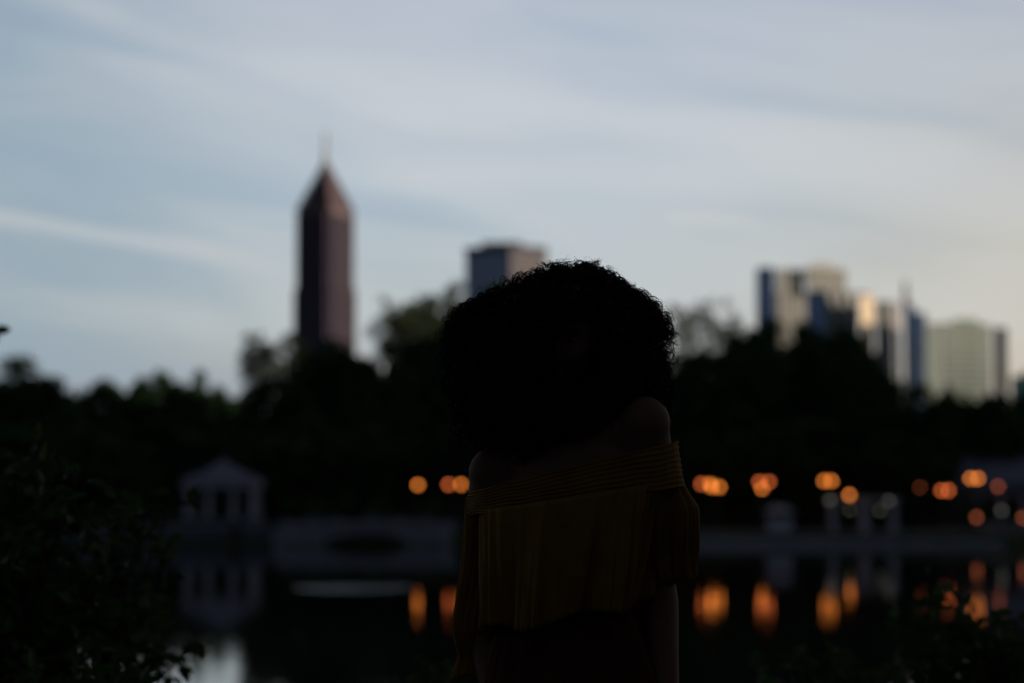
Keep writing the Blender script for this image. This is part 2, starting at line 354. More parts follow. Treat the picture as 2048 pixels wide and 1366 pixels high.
TREES = [
 (10, 712, 290, 240, 'd0', 'big dark round tree at the far left edge of the treeline'),
 (112, 765, 150, 262, 'd1', 'dark tree sloping down beside the big tree at the far left'),
 (150, 835, 190, 236, 'd2', 'low dark tree below the dip in the treeline at the left'),
 (203, 752, 126, 360, 'd3', 'small distant rounded tree just right of the dip at the left'),
 (262, 757, 126, 370, 'd2', 'distant tree with flat top between two rounder ones at the left'),
 (308, 736, 138, 370, 'd1', 'tallest rounded distant tree in the low treeline left of the spired tower'),
 (365, 756, 114, 360, 'd3', 'distant tree in a shallow saddle of the low left treeline'),
 (408, 741, 103, 355, 'd0', 'small pointed distant tree left of the airy tree'),
 (452, 757, 114, 340, 'd2', 'dark distant tree at the foot of the airy tree on the left'),
 (330, 835, 230, 300, 'd3', 'dark wide tree in the wood behind the white pavilion'),
 (452, 850, 200, 256, 'd0', 'dark tree directly behind the pavilion roof'),
 (515, 646, 118, 300, 'a0', 'airy tree with sky showing through, left of the spired tower'),
 (578, 655, 110, 310, 'a1', 'narrow airy tree touching the left edge of the spired tower'),
 (556, 745, 190, 275, 'd1', 'dark tree under the airy trees left of the spired tower'),
 (650, 658, 190, 285, 'd2', 'broad dark green tree covering the foot of the spired tower'),
 (735, 706, 150, 268, 'd3', 'dark tree sloping down right of the spired tower'),
 (640, 830, 230, 248, 'd0', 'low dark tree behind the stone bridge'),
 (790, 716, 160, 256, 'd1', 'dark tree below the airy tree beside the woman'),
 (812, 572, 190, 262, 'a2', 'tall airy tree with big sky gaps left of the woman'),
 (893, 540, 150, 270, 'a0', 'tall leafy tree in front of the octagonal tower'),
 (915, 572, 140, 280, 'd2', 'dark dense tree close to the left side of the woman\'s hair'),
 (838, 590, 120, 268, 'a1', 'leafy branching tree between the airy tree and the octagonal tower'),
 (865, 662, 220, 264, 'd3', 'dark tree below the tall airy pair beside the woman'),
 (1010, 570, 220, 285, 'd0', 'dark tree largely behind the left of the woman\'s curls'),
 (1150, 660, 240, 280, 'd1', 'dark tree hidden behind the woman\'s head'),
 (1290, 690, 200, 270, 'd2', 'dark tree behind the woman\'s right-hand curls'),
 (1352, 583, 120, 290, 's0', 'pale sparse tree just right of the woman\'s curls'),
 (1428, 576, 180, 300, 's1', 'wide pale sparse tree between the woman and the blue tower'),
 (1395, 690, 170, 262, 'd3', 'dark tree under the pale sparse trees right of the woman'),
 (1470, 660, 170, 256, 'd1', 'dark tree on the left shoulder of the great dark mass'),
 (1560, 636, 220, 250, 'd0', 'great dark round tree under the narrow blue tower'),
 (1668, 630, 220, 252, 'd2', 'great dark round tree under the striped apartment block'),
 (1497, 648, 160, 258, 'd3', 'dark tree filling between the left shoulder and the crest of the great dark mass'),
 (1613, 634, 170, 262, 'd1', 'dark tree at the very middle of the great dark mass'),
 (1705, 662, 140, 257, 'd0', 'dark tree just right of the crest of the great dark mass'),
 (1725, 700, 150, 246, 'd3', 'dark tree at the right shoulder of the great dark mass'),
 (1765, 738, 150, 242, 'd1', 'dark tree stepping down below the slim antenna tower'),
 (1828, 768, 190, 240, 'd0', 'low dark tree below the pale banded apartment block'),
 (1912, 760, 105, 246, 'd2', 'small domed dark tree in front of the pale banded block'),
 (1985, 782, 170, 243, 'd3', 'low dark tree right of the small domed one'),
 (2050, 772, 110, 246, 'd1', 'dark tree cut by the right edge under the teal building'),
 (1430, 850, 230, 236, 'd2', 'low dark tree behind the first pair of lamps right of the woman'),
 (1600, 830, 260, 238, 'd3', 'low dark tree behind the small white kiosk'),
 (1790, 860, 240, 236, 'd1', 'low dark tree behind the white pergola'),
 (1000, 800, 260, 242, 'd0', 'low dark tree behind the woman\'s left shoulder'),
 (1210, 820, 260, 242, 'd3', 'low dark tree behind the woman\'s chest'),
 (540, 860, 200, 238, 'd2', 'low dark tree just right of the pavilion'),
 (750, 850, 230, 240, 'd0', 'low dark tree above the arch of the bridge'),
 (30, 850, 260, 226, 'd3', 'low dark shore tree at the left edge of the lake'),
 (235, 880, 210, 228, 'd1', 'low dark shore tree left of the pavilion'),
]
for x, y, w_, h_, key, lab in ((7.6, 2.5, 9.0, 12, 'd1', 'added unseen tree shading the woman from her left-hand side'), (-7.8, 2.5, 9.0, 12, 'd2', 'added unseen tree shading the woman from her right-hand side'), (0.5, -8.0, 12.0, 11, 'd3', 'added unseen shade tree behind the photographer')):  # out-of-view trees added to keep sky light off the woman
    r = thing('tree', (x, y, NEARZ - .1), lab, 'tree', 'added unseen shade trees on the near bank', x); r.scale = (w_, w_, h_)
    for nm, dt in zip(('crown', 'trunk'), VAR[key]):
        q = bpy.data.objects.new(nm, dt); sc.collection.objects.link(q); q.parent = r
rng = random.Random(3)
for a in TREES: tree(*a, rz=rng.uniform(0, 6.28))
# far wood closing the view behind the shore trees
rg = np.random.default_rng(5); cl = []
for i in range(420):
    x = rg.uniform(-150, 200); Y = rg.uniform(500, 540); cl.append((x, Y, rg.uniform(2, 13 if x < 20 else 22), rg.uniform(3.5, 6)))
V, F = leafcloud(rg, 26000, cl, 2.6)
tag(npmesh('far_wood', V, F, LEAF), 'dark mass of woodland far behind the shore trees', 'woodland', kind='stuff')

# undergrowth behind the shore promenade
cl = [(rg.uniform(-62, 62), rg.uniform(233, 246), rg.uniform(1.4, 3.6), rg.uniform(1.0, 2.2)) for i in range(230)]
V, F = leafcloud(rg, 20000, cl, 0.6)
tag(npmesh('undergrowth', V, F, LEAF), 'dark undergrowth filling the far shore under the trees', 'undergrowth', kind='stuff')

# ------------------------------------------------------------------ far shore: bridge, walls, pavilion
def shore(px, py, Y): return at(px, py, Y)
def arch_wall(x0, x1, zt, cx, span, rise, thick, y):
    """wall with a segmental arch opening, extruded along y"""
    b_ = MB(); n = 24; pts_t = []; 
    xs = [x0] + [cx - span / 2 + span * i / n for i in range(n + 1)] + [x1]
    def low(x):
        u = (x - cx) / (span / 2)
        return -0.6 if abs(u) >= 1 else max(-0.6, rise * math.sqrt(max(0, 1 - u * u)))
    for yy in (y, y + thick):
        pass
    k = len(xs)
    hump = lambda x: zt + 0.12 * math.cos(min(1, abs(x - cx) / (span * 0.9)) * math.pi / 2)
    V = []
    for yy in (y, y + thick):
        V += [(x, yy, low(x)) for x in xs] + [(x, yy, hump(x)) for x in xs]
    Fc = []
    for i in range(k - 1):
        Fc.append((i, i + 1, k + i + 1, k + i)); Fc.append((2 * k + i + 1, 2 * k + i, 3 * k + i, 3 * k + i + 1))
        Fc.append((k + i, k + i + 1, 3 * k + i + 1, 3 * k + i)); Fc.append((i + 1, i, 2 * k + i, 2 * k + i + 1))
    return b_.add(V, Fc)
bx0, bx1, bcx = at(545, 1000, 220).x, at(905, 1000, 220).x, at(733, 1000, 220).x
zt = at(700, 1049, 220).z
br = thing('stone_bridge', (bcx, 220, 0), 'low grey stone footbridge with one wide flat arch over the lake', 'bridge')
arch_wall(bx0 - bcx, bx1 - bcx, zt - 0.45, 0, 172 / FPX * 220, at(700, 1069, 220).z, 4.0, 0).build('bridge_arch', STONE, br)
for yy in (0.0, 3.7):
    p = MB(); p.box((0, yy + 0.15, zt - 0.16), (bx1 - bx0, 0.3, 0.7)); p.box((0, yy + 0.15, zt + 0.24), (bx1 - bx0 + 0.1, 0.42, 0.12)); p.build('parapet', STONE, br)
# lake wall left of bridge, in two lengths with steps between
def lakewall(pxa, pxb, pyt, Y, label, m=WALLST, cap=True):
    a, b_ = at(pxa, pyt, Y), at(pxb, pyt, Y); w = b_.x - a.x; r = thing('lake_wall', ((a.x + b_.x) / 2, Y, 0), label, 'wall', 'low walls along the far shore')
    q = MB(); q.box((0, 0.3, (a.z - 0.7) / 2), (w, 0.6, a.z + 0.5)); q.build('wall', m, r)
    q = MB(); n = max(2, int(w / 1.6)); 
    for i in range(n): q.box((-w / 2 + w * (i + .5) / n, 0.3, a.z - 0.1), (w / n - 0.03, 0.74, 0.16))
    q.build('coping', CONC, r); return r
lakewall(120, 458, 1050, 220.3, 'long grey lake wall below the white pavilion')
lakewall(482, 543, 1050, 220.3, 'short grey lake wall between the steps and the stone bridge')
st = thing('stone_steps', (at(470, 1000, 220).x, 220.3, 0), 'narrow dark steps cut through the lake wall under the pavilion', 'steps')
q = MB()
for i in range(7): q.box((0, 0.4 + i * 0.3, 0.1 + i * 0.12), (1.05, 0.3, 0.2 + i * 0.24))
q.build('tread', IRON, st)
lakewall(1385, 1795, 1077, 219, 'pale low promenade wall at the waterline right of the woman', CONC)
lakewall(1800, 2010, 1081, 218, 'pale low quay wall in front of the columned lake house', CONC)
# promenade path
tag(MB().box((at(1600, 1000, 226).x, 224.4, 1.12), (40, 4.5, 0.12)).build('path', CONC), 'pale paved lakeside path', None, kind='structure')
# pavilion
pc = at(441, 1036, 228); s = 228 / FPX
pv = thing('pavilion', (pc.x, 230, pc.z), 'white open pavilion with four front columns and a peaked roof above the lake wall', 'pavilion')
w = 144 * s / 2; colh = 60 * s; dd = 6.0
q = MB(); q.box((0, 0, -0.95), (2 * w + 1.0, dd + 1.0, 1.9)); q.build('plinth', WALLST, pv)
xs4 = [(-w + 0.35), -w * 0.30, w * 0.38, w - 0.35]
for yy in (-dd / 2 + .3, dd / 2 - .3):
    for x in (xs4 if yy < 0 else (xs4[0], xs4[-1])):
        q = MB(); q.tube([(x, yy, 0.0), (x, yy, 0.25), (x, yy, colh * .5), (x, yy, colh - 0.2)], [0.36, 0.28, 0.28, 0.24], 16); q.box((x, yy, colh - 0.1), (0.66, 0.66, 0.2)); q.box((x, yy, 0.06), (0.8, 0.8, 0.14)); q.build('column', WHITE, pv)
q = MB(); q.box((0, 0, colh + 0.32), (2 * w + 0.3, dd + .3, 0.64)); q.build('entablature', WHITE, pv)
# stepped gable: shallow lower roof and a raised middle
rt = (1036 - 917) * s
q = MB(); q.prism([(-w - .45, -dd / 2 - .45), (w + .45, -dd / 2 - .45), (w + .45, dd / 2 + .45), (-w - .45, dd / 2 + .45)], colh + .64, colh + 1.35, 0.62); q.build('roof', ROOFG, pv)
q = MB(); q.prism([(-w * .62, -dd * .31), (w * .62, -dd * .31), (w * .62, dd * .31), (-w * .62, dd * .31)], colh + 1.34, rt - 0.15, 0.05); q.sphere((0, 0, rt - 0.1), 0.22); q.build('roof_lantern', ROOFG, pv)

# pale boulders/shrubs on top of bridge approach
PALESH = mat('pale_shrub_leaf', (0.22, 0.24, 0.24), 0.8, 0.3, 1, spec=0.1)
for px, hh in ((628, 26), (672, 20), (742, 25), (795, 26), (850, 18)):
    c0 = at(px, 1040, 226); r_ = hh / FPX * 226
    rg2 = np.random.default_rng(px)
    V, F = leafcloud(rg2, 500, [(0, 0, 0.9, r_ * .7), (r_ * .5, .1, .7, r_ * .5), (-r_ * .5, 0, .7, r_ * .5)], 0.22)
    o = npmesh('flowering_shrub', V, F, PALESH); o.location = (c0.x, 226, c0.z - 1.0)
    q = MB(); q.tube([(0, 0, -0.6), (0, 0, .8)], .04, 5); q.build('stem', BARK, o)
    tag(o, {628: 'pale shrub above the left end of the bridge parapet', 672: 'smaller pale shrub second from the left above the bridge', 742: 'pale shrub above the crown of the bridge arch', 795: 'pale shrub above the right haunch of the bridge arch', 850: 'smallest pale shrub by the right end of the bridge'}[px], 'shrub', 'pale shrubs behind the bridge parapet')

# small white kiosk
kc = at(1565, 1080, 222); s = 222 / FPX
ki = thing('kiosk', (kc.x, 224.4, 1.19), 'small white kiosk with a domed awning on the promenade', 'kiosk')
w = 46 * s / 2
q = MB(); q.box((0, 0, 0.55), (2 * w, 1.8, 1.1)); q.build('counter', WHITE, ki)
for x in (-w + .08, w - .08):
    for y in (-.8, .8): MB().tube([(x, y, 1.1), (x, y, 1.75)], .05, 6).build('post', WHITE, ki)
q = MB(); q.prism([(-w - .2, -1.1), (w + .2, -1.1), (w + .2, 1.1), (-w - .2, 1.1)], 1.75, 2.0, 0.92); q.prism([(-w * .98, -1), (w * .98, -1), (w * .98, 1), (-w * .98, 1)], 2.0, 2.35, 0.45); q.build('awning', WHITE, ki)

# pergola
pg = thing('pergola', (at(1728, 1000, 224).x, 224, 1.18), 'white pergola with tall posts and a long top beam by the water', 'pergola')
s = 224 / FPX
for px in (1667, 1732, 1790):
    for y in (0, 2.4):
        x = (px - 1728) * s; zt_ = at(px, 1003, 224).z - 1.18
        q = MB(); q.box((x, y, zt_ / 2), (0.36 if px < 1790 else .25, 0.36, zt_)); q.box((x, y, .2), (0.55, .55, .4)); q.build('post', WHITE, pg)
for y in (0, 2.4):
    MB().box((0, y, zt_ + 0.1), (130 * s + .8, 0.16, 0.2)).build('beam', WHITE, pg)
q = MB()
for i in range(12): q.box((-3.0 + i * .55, 1.2, zt_ + .28), (.07, 3.2, .14))
q.build('rafters', WHITE, pg)

# lake house at the right
lh = at(1950, 1090, 232); s = 232 / FPX
ho = thing('lake_house', (at(1950, 1000, 234).x, 236, 1.15), 'large dim lake house with a long hipped roof and white porch columns', 'house')
HOUSEW = mat('house_wall', (0.20, 0.21, 0.24), 0.85, 0.15, 1, spec=0.1); SLATE = mat('slate_roof', (0.20, 0.21, 0.26), 0.75, 0.2, 1.5, spec=0.15)
DGL = mat('dark_window_glass', (0.02, 0.025, 0.03), 0.1, 0.1, 1, spec=0.5)
hx0, hx1 = (1800 - 1950) * s, (2150 - 1950) * s; he = at(1950, 968, 236).z - 1.15; ht = at(1950, 905, 236).z - 1.15
q = MB(); q.box(((hx0 + hx1) / 2, 5, he / 2 - .3), (hx1 - hx0, 8, he + .6)); q.build('wall', HOUSEW, ho)
q = MB(); cx = (hx0 + hx1) / 2
q.add([(hx0 - .6, .2, he), (hx1 + .6, .2, he), (hx1 + .6, 9.8, he), (hx0 - .6, 9.8, he), (hx0 + 3.2, 5, ht), (hx1 - 3.2, 5, ht)], [(0, 1, 5, 4), (1, 2, 5), (2, 3, 4, 5), (3, 0, 4), (3, 2, 1, 0)]); q.build('roof', SLATE, ho)
for i, px in enumerate((1822, 1850, 1878, 1906, 1934, 1962, 1990, 2018, 2046)):
    x = (px - 1950) * s
    wf = MB().box((x, 0.99, 1.55), (0.85, 0.06, 1.6)).build('window', DGL, ho)
    q = MB(); q.box((x, .95, .72), (1.05, .14, .1)); q.box((x, .95, 2.4), (1.05, .14, .1)); q.box((x, .955, 1.55), (.06, .08, 1.55)); q.build('window_frame', WHITE, wf)
for px in (1955, 2003, 2051, 2099):
    x = (px - 1950) * s
    q = MB(); q.tube([(x, -1.6, -.1), (x, -1.6, he * .74)], [.27, .22], 14); q.box((x, -1.6, 0.1), (.7, .7, .3)); q.build('column', WHITE, ho)
q = MB(); q.box(((1955 + 2099 - 3900) / 2 * s, -.4, he * .74 + .16), (150 * s + .8, 3.0, .32)); q.build('porch_roof', ROOFG, ho)
q = MB(); q.box(((1955 + 2099 - 3900) / 2 * s, -1.9, .35), (150 * s + .6, .12, .7)); q.build('porch_railing', WHITE, ho)

# ------------------------------------------------------------------ lamp posts
GL_O = [mat('lamp_glow_amber', (0.8, 0.5, 0.3), .4, .02, 1, emit=(1.0, 0.27, 0.040), estr=5.0), mat('lamp_glow_orange', (0.8, 0.5, 0.3), .4, .02, 1, emit=(1.0, 0.20, 0.05), estr=3.7),
        mat('lamp_glow_dim', (0.8, 0.5, 0.3), .4, .02, 1, emit=(1.0, 0.22, 0.08), estr=1.4), mat('unlit_globe_pale', (0.8, 0.8, 0.7), .4, .02, 1, emit=(0.8, 0.75, 0.6), estr=0.45)]  # last entry: unlit globes, their pale tone supplied by weak emission
def lamp(pxs, py, Y, glow, label, r=0.19):
    """post carrying one globe per entry of pxs"""
    cxp = sum(pxs) / len(pxs); p = at(cxp, py, Y); zb = max(ground_z(p.x, Y), 0.9); hgt = p.z - zb
    o = thing('lamp_post', (p.x, Y, zb), label, 'lamp post', 'globe lamp posts along the far shore')
    q = MB(); q.tube([(0, 0, -.2), (0, 0, .25), (0, 0, .3), (0, 0, hgt - r - .25)], [.14, .12, .06, .045], 10)
    q.build('post', IRON, o, smooth=True)
    if len(pxs) > 1:
        xs_ = [(a - cxp) / FPX * Y for a in pxs]
        q = MB(); q.tube([(xs_[0], 0, hgt - r - .04), (xs_[0], 0, hgt - r - .14), (xs_[0] * .5, 0, hgt - r - .24), (0, 0, hgt - r - .26), (xs_[-1] * .5, 0, hgt - r - .24), (xs_[-1], 0, hgt - r - .14), (xs_[-1], 0, hgt - r - .04)], .03, 6); q.build('arm', IRON, o)
    else: xs_ = [0]
    for i, x in enumerate(xs_):
        g = MB().sphere((x, 0, hgt), r, 14, 9).build('globe', GL_O[glow if not hasattr(glow, '__len__') else glow[i]], o, smooth=True)
        MB().tube([(x, 0, hgt - r - .05), (x, 0, hgt - r + .03)], .07, 8).build('collar', IRON, g)
        MB().tube([(x, 0, hgt + r - .02), (x, 0, hgt + r + .03), (x, 0, hgt + r + .10)], [.07, .06, .01], 8).build('finial', IRON, g)
    return o
lamp([836], 970, 224, 0, 'single amber globe lamp standing alone left of the woman')
lamp([897, 922], 969, 225, (1, 0), 'twin orange globe lamp touching the woman\'s left shoulder')
lamp([1403, 1420], 968, 225, (1, 0), 'twin orange globe lamp nearest the right of the woman\'s shoulder')
lamp([1424, 1439], 974, 226, (0, 0), 'twin amber globe lamp overlapping the pair nearest the woman')
lamp([1519, 1538], 964, 225, (1, 1), 'twin orange globe lamp left of the kiosk awning')
lamp([1524], 977, 227, 0, 'single amber globe just below the pair above the kiosk')
lamp([1648, 1663], 962, 225, (0, 0), 'bright twin amber globe lamp above the pergola\'s left post')
lamp([1699], 990, 225, 0, 'single orange globe lamp between the pergola posts')
lamp([1883, 1897], 981, 226, (1, 1), 'twin orange globe lamp left of the highest pair')
lamp([1941, 1956], 957, 225, (0, 0), 'highest twin orange globe lamp in front of the lake house roof')
lamp([1996], 973, 225, 2, 'dim reddish globe lamp right of the highest pair')
lamp([1953], 1035, 222, 2, 'low orange globe lamp by the first porch column')
lamp([2046], 1036, 222, 2, 'low orange globe lamp cut by the right edge')
lamp([1660], 1000, 223, 3, 'faint grey globe lamp on the left post of the pergola', .17)
lamp([1700], 1020, 223, 3, 'faintest grey globe lamp low between the pergola posts', .13)
lamp([1760], 1021, 223, 3, 'low grey globe lamp right of the middle pergola post', .14)
lamp([1778], 1002, 223, 3, 'grey globe lamp at the right end of the pergola', .16)
lamp([2003], 1021, 223, 3, 'grey globe lamp by the second porch column', .17)
lamp([1840], 975, 226, 2, 'dull red globe lamp near the left end of the lake house', .12)

# ------------------------------------------------------------------ skyline
def poly_rect(w, d, rz):
    ca, sa = math.cos(rz), math.sin(rz)
    return [(x * ca - y * sa, x * sa + y * ca) for x, y in ((-w / 2, -d / 2), (w / 2, -d / 2), (w / 2, d / 2), (-w / 2, d / 2))]
# spired tower
YT = 1900.0; s = YT / FPX; c0 = at(648, 985, YT); gz = 12.0
GRAN = mat('dark_red_granite', (0.13, 0.092, 0.125), 0.35, 0.1, 0.05, spec=0.5)
TGL = mat('tower_dark_glass', (0.24, 0.21, 0.32), 0.2, 0.1, 0.05, metal=0.5, spec=0.6)
COP = mat('copper_lattice', (0.22, 0.155, 0.165), 0.5, 0.15, 0.1, metal=0.3)
GOLD = mat('gold_spire', (0.85, 0.76, 0.62), 0.35, 0.05, 0.1, metal=0.3)
tw = thing('spired_tower', (c0.x, YT, gz), 'tall dark red skyscraper with a copper pyramid crown and gold spire', 'skyscraper')
RZ = R(-33); zsh = at(648, 436, YT).z - gz; ztop = at(650, 322, YT).z - gz; zsp = at(651, 262, YT).z - gz; zlow = at(648, 585, YT).z - gz
hw = 116 * s / (math.cos(R(33)) + math.sin(R(33))); hwl = 125 * s / (math.cos(R(33)) + math.sin(R(33)))
def chamfer(w, rz, ch):
    h = w / 2; pts = [(-h + ch, -h), (h - ch, -h), (h, -h + ch), (h, h - ch), (h - ch, h), (-h + ch, h), (-h, h - ch), (-h, -h + ch)]
    ca, sa = math.cos(rz), math.sin(rz); return [(x * ca - y * sa, x * sa + y * ca) for x, y in pts]
MB().prism(chamfer(hwl, RZ, 3), 0, zlow).build('lower_shaft', TGL, tw)
MB().prism(chamfer(hw, RZ, 3), zlow, zsh).build('shaft', TGL, tw)
q = MB()
ca, sa = math.cos(RZ), math.sin(RZ)
for side in range(4):
    a = side * math.pi / 2
    for i in range(9):
        u = -hw / 2 + 3 + (hw - 6) * i / 8
        x, y = u, -hw / 2 - .4; X2, Y2 = x * math.cos(a) - y * math.sin(a), x * math.sin(a) + y * math.cos(a)
        q.box((X2 * ca - Y2 * sa, X2 * sa + Y2 * ca, (zsh + 2) / 2), (1.7, 1.7, zsh + 2), RZ + a)
for side in range(4):
    a = side * math.pi / 2
    for i in range(9):
        u = -hwl / 2 + 3 + (hwl - 6) * i / 8
        x, y = u, -hwl / 2 - .4; X2, Y2 = x * math.cos(a) - y * math.sin(a), x * math.sin(a) + y * math.cos(a)
        q.box((X2 * ca - Y2 * sa, X2 * sa + Y2 * ca, (zlow + 2) / 2), (1.7, 1.7, zlow + 2), RZ + a)
q.build('granite_piers', GRAN, tw)
q = MB(); q.prism(chamfer(hw + 1.5, RZ, 3), zsh, zsh + 5); 
n = 15
for i in range(n):   # stacked open tiers narrowing upward
    f0 = 1 - i / n; z0 = zsh + 5 + (ztop - zsh - 5) * i / n; z1 = zsh + 5 + (ztop - zsh - 5) * (i + .62) / n
    q.prism(chamfer(hw * f0, RZ, 2.5 * f0), z0, z1, 1 - .6 / (n - i + .5) * .9)
q.build('pyramid_crown', COP, tw)
q = MB()
for k_ in range(4):
    x, y = poly_rect(hw, hw, RZ)[k_]; q.tube([(x, y, zsh + 4), (0, 0, ztop + 2)], [.9, .6], 5)
q.prism(poly_rect(hw * .93, hw * .93, RZ), zsh + 5, ztop - 2, 0.03)
q.build('crown_frame', COP, tw)
q = MB(); q.tube([(0, 0, ztop - 6), (0, 0, ztop + 6), (0, 0, (ztop + zsp) / 2), (0, 0, zsp)], [2.2, 1.7, 1.3, 0.8], 8); q.sphere((0, 0, ztop + 1), 2.2); q.build('spire', GOLD, tw)

# octagonal tower behind the woman
YO = 1500.0; s = YO / FPX; c1 = at(1012, 985, YO); zt_ = at(1012, 493, YO).z - gz
OG = mat('blue_grey_facade', (0.55, 0.62, 0.75), 0.3, 0.08, 0.05, metal=0.6, spec=0.5, stripes=(2, 4.0, 0.45, (0.38, 0.46, 0.60)))
OP = mat('pink_grey_facade', (0.19, 0.165, 0.18), 0.5, 0.08, 0.05, spec=0.4)
DARKO = mat('octagon_parapet', (0.16, 0.16, 0.20), 0.7, 0.08, 0.05, spec=0.2)
ot = thing('octagonal_tower', (c1.x, YO, gz), 'blue grey tower with slanted corners, a pinkish right face and flat top', 'skyscraper')
w = 162 * s
pts = [(-w / 2, -4), (w * .05, -w * .40), (w / 2, -w * .13), (w / 2, w * .3), (w * .2, w * .5), (-w * .3, w * .45)]
MB().prism(pts, 0, zt_ - 5).build('shaft', OG, ot)
q = MB(); q.add([(w * .05 + .5, -w * .40 - .6, 0), (w / 2 + .5, -w * .13 - .4, 0), (w / 2 + .5, -w * .13 - .4, zt_ - 5), (w * .05 + .5, -w * .40 - .6, zt_ - 5)], [(0, 1, 2, 3)])
q2 = MB()
for i in range(9):
    u0 = i / 9; 
    ax, ay = w * .05 + (w * .45) * (u0 + .055), -w * .40 + (w * .27) * (u0 + .055)
    q2.box((ax, ay - .5, (zt_ - 5) / 2), (w * .052, 1.6, zt_ - 5), math.atan2(.27, .45))
q2.build('pink_piers', OP, ot)
q = MB(); q.prism([(x * 1.02, y * 1.02) for x, y in pts], zt_ - 5, zt_ - 1); q.build('parapet', DARKO, ot)
q = MB(); q.box((-w * .05, 0, zt_), (w * .5, w * .35, 4)); q.build('roof_plant', DARKO, ot)

# right-hand cluster
BG = mat('blue_glass_facade', (0.40, 0.55, 0.80), 0.2, 0.1, 0.04, metal=0.8, spec=0.7, stripes=(2, 3.6, 0.3, (0.28, 0.38, 0.55)))
CRM = mat('cream_concrete', (0.68, 0.67, 0.62), 0.7, 0.08, 0.05, spec=0.3)
GRYW = mat('grey_facade', (0.55, 0.56, 0.54), 0.6, 0.1, 0.05, spec=0.3, stripes=(2, 3.3, 0.45, (0.28, 0.31, 0.32)))
SUNGOLD = mat('gold_sun_glint', (0.22, 0.165, 0.10), 0.4, 0.05, 0.05, metal=0.6, spec=0.6)  # golden glint of the low sun put into this facade's colour
PGRN = mat('pale_green_facade', (0.52, 0.62, 0.53), 0.6, 0.06, 0.05, spec=0.3)
PGRS = mat('green_grey_facade', (0.42, 0.50, 0.43), 0.6, 0.06, 0.05, spec=0.3)
PINKE = mat('pinkish_concrete', (0.58, 0.48, 0.46), 0.7, 0.06, 0.05, spec=0.3)
TEAL = mat('teal_glass_facade', (0.05, 0.13, 0.16), 0.15, 0.1, 0.05, spec=0.6, stripes=(2, 3.6, 0.3, (0.03, 0.06, 0.08)))
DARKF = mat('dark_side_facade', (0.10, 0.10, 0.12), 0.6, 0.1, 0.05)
FACE = R(28)       # the cluster's front faces look a little to the right, into the low sun
def facade_strip(px0, px1, py_top, Y, depth, m, name, parent, ang0=FACE, y_off=0, hgt=None):
    """block whose sunward face spans px0..px1"""
    a, b_ = at(px0, py_top, Y), at(px1, py_top, Y); w_ = (b_.x - a.x)
    L = w_ / math.cos(ang0); ca, sa = math.cos(ang0), math.sin(ang0)
    pa = Vector((a.x, Y + y_off, 0)); z1 = a.z
    P0 = pa; P1 = pa + Vector((L * ca, L * sa, 0)); nrm = Vector((a.x / Y, 1, 0)) * (depth + max(0, L * sa))
    poly = [(p.x - parent.location.x, p.y - parent.location.y) for p in (P0, P1, P1 + Vector((b_.x / Y, 1, 0)) * depth, P0 + nrm)]
    return MB().prism(poly, -8 if hgt is None else z1 - parent.location.z - hgt, z1 - parent.location.z).build(name, m, parent)
def piers(px0, px1, py0, Y, n, m, name, parent, ang0=FACE, duty=.45, out=1.2, z0=None):
    a, b_ = at(px0, py0, Y), at(px1, py0, Y); L = (b_.x - a.x) / math.cos(ang0); ca, sa = math.cos(ang0), math.sin(ang0); q = MB()
    zt1 = a.z - parent.location.z; zb = -8 if z0 is None else z0
    for i in range(n):
        u = L * (i + .5) / n; x = a.x + u * ca + sa * out / 2 - parent.location.x; y = Y + u * sa - ca * out / 2 - parent.location.y
        q.box((x, y, (zt1 + zb) / 2), (L / n * duty, out, zt1 - zb), ang0)
    return q.build(name, m, parent)
Y1 = 1300.0
def th(px, Y, name, label, cat='apartment tower', group=None): return thing(name, (at(px, 985, Y).x, Y, gz), label, cat, group)
t1 = th(1530, Y1, 'blue_glass_tower', 'narrow dark blue glass tower left of the cream striped one', 'skyscraper')
facade_strip(1512, 1549, 540, Y1, 26, BG, 'shaft', t1, R(-8)); facade_strip(1516, 1545, 534, Y1 + 3, 18, BG, 'roof_box', t1, R(-8))
t2 = th(1590, 1320, 'cream_tower', 'cream striped tower with an open columned crown against the sky')
facade_strip(1551, 1696, 585, 1320, 28, GRYW, 'shaft', t2); piers(1551, 1612, 536, 1320, 5, CRM, 'cream_piers', t2, out=2.0)
facade_strip(1553, 1611, 540, 1324, 20, GRYW, 'upper_block', t2)
piers(1613, 1697, 537, 1322, 7, CRM, 'crown_columns', t2, duty=.55, out=2.5, z0=at(1650, 590, 1322).z - gz)
facade_strip(1611, 1695, 533, 1320, 14, CRM, 'crown_slab', t2, hgt=5)
facade_strip(1625, 1668, 525, 1330, 8, CRM, 'roof_box', t2, hgt=3)
t3 = th(1670, 1240, 'striped_apartment_block', 'grey block with a dark blue left side and white vertical stripes')
facade_strip(1612, 1646, 582, 1240, 5, BG, 'blue_wing', t3, R(-35)); facade_strip(1646, 1722, 582, 1256, 24, GRYW, 'shaft', t3, R(20)); piers(1648, 1716, 584, 1256, 3, CRM, 'white_piers', t3, R(20), .36, 1.2)
t3b = th(1736, 1225, 'golden_strip_tower', 'slim tower face with the last sun put into its golden colour, between the grey blocks')
facade_strip(1722, 1750, 590, 1225, 20, SUNGOLD, 'shaft', t3b, R(40)); MB().box((0.5, 3, at(1736, 590, 1225).z - gz + 0.6), (8, 5, 1.2), R(40)).build('roof_edge', CRM, t3b)
t4 = th(1775, 1235, 'grey_corner_tower', 'grey striped tower with a pale pinkish right edge')
facade_strip(1751, 1790, 602, 1235, 22, GRYW, 'shaft', t4, R(20)); piers(1755, 1788, 602, 1235, 2, CRM, 'pale_piers', t4, R(20), .4, 1.0)
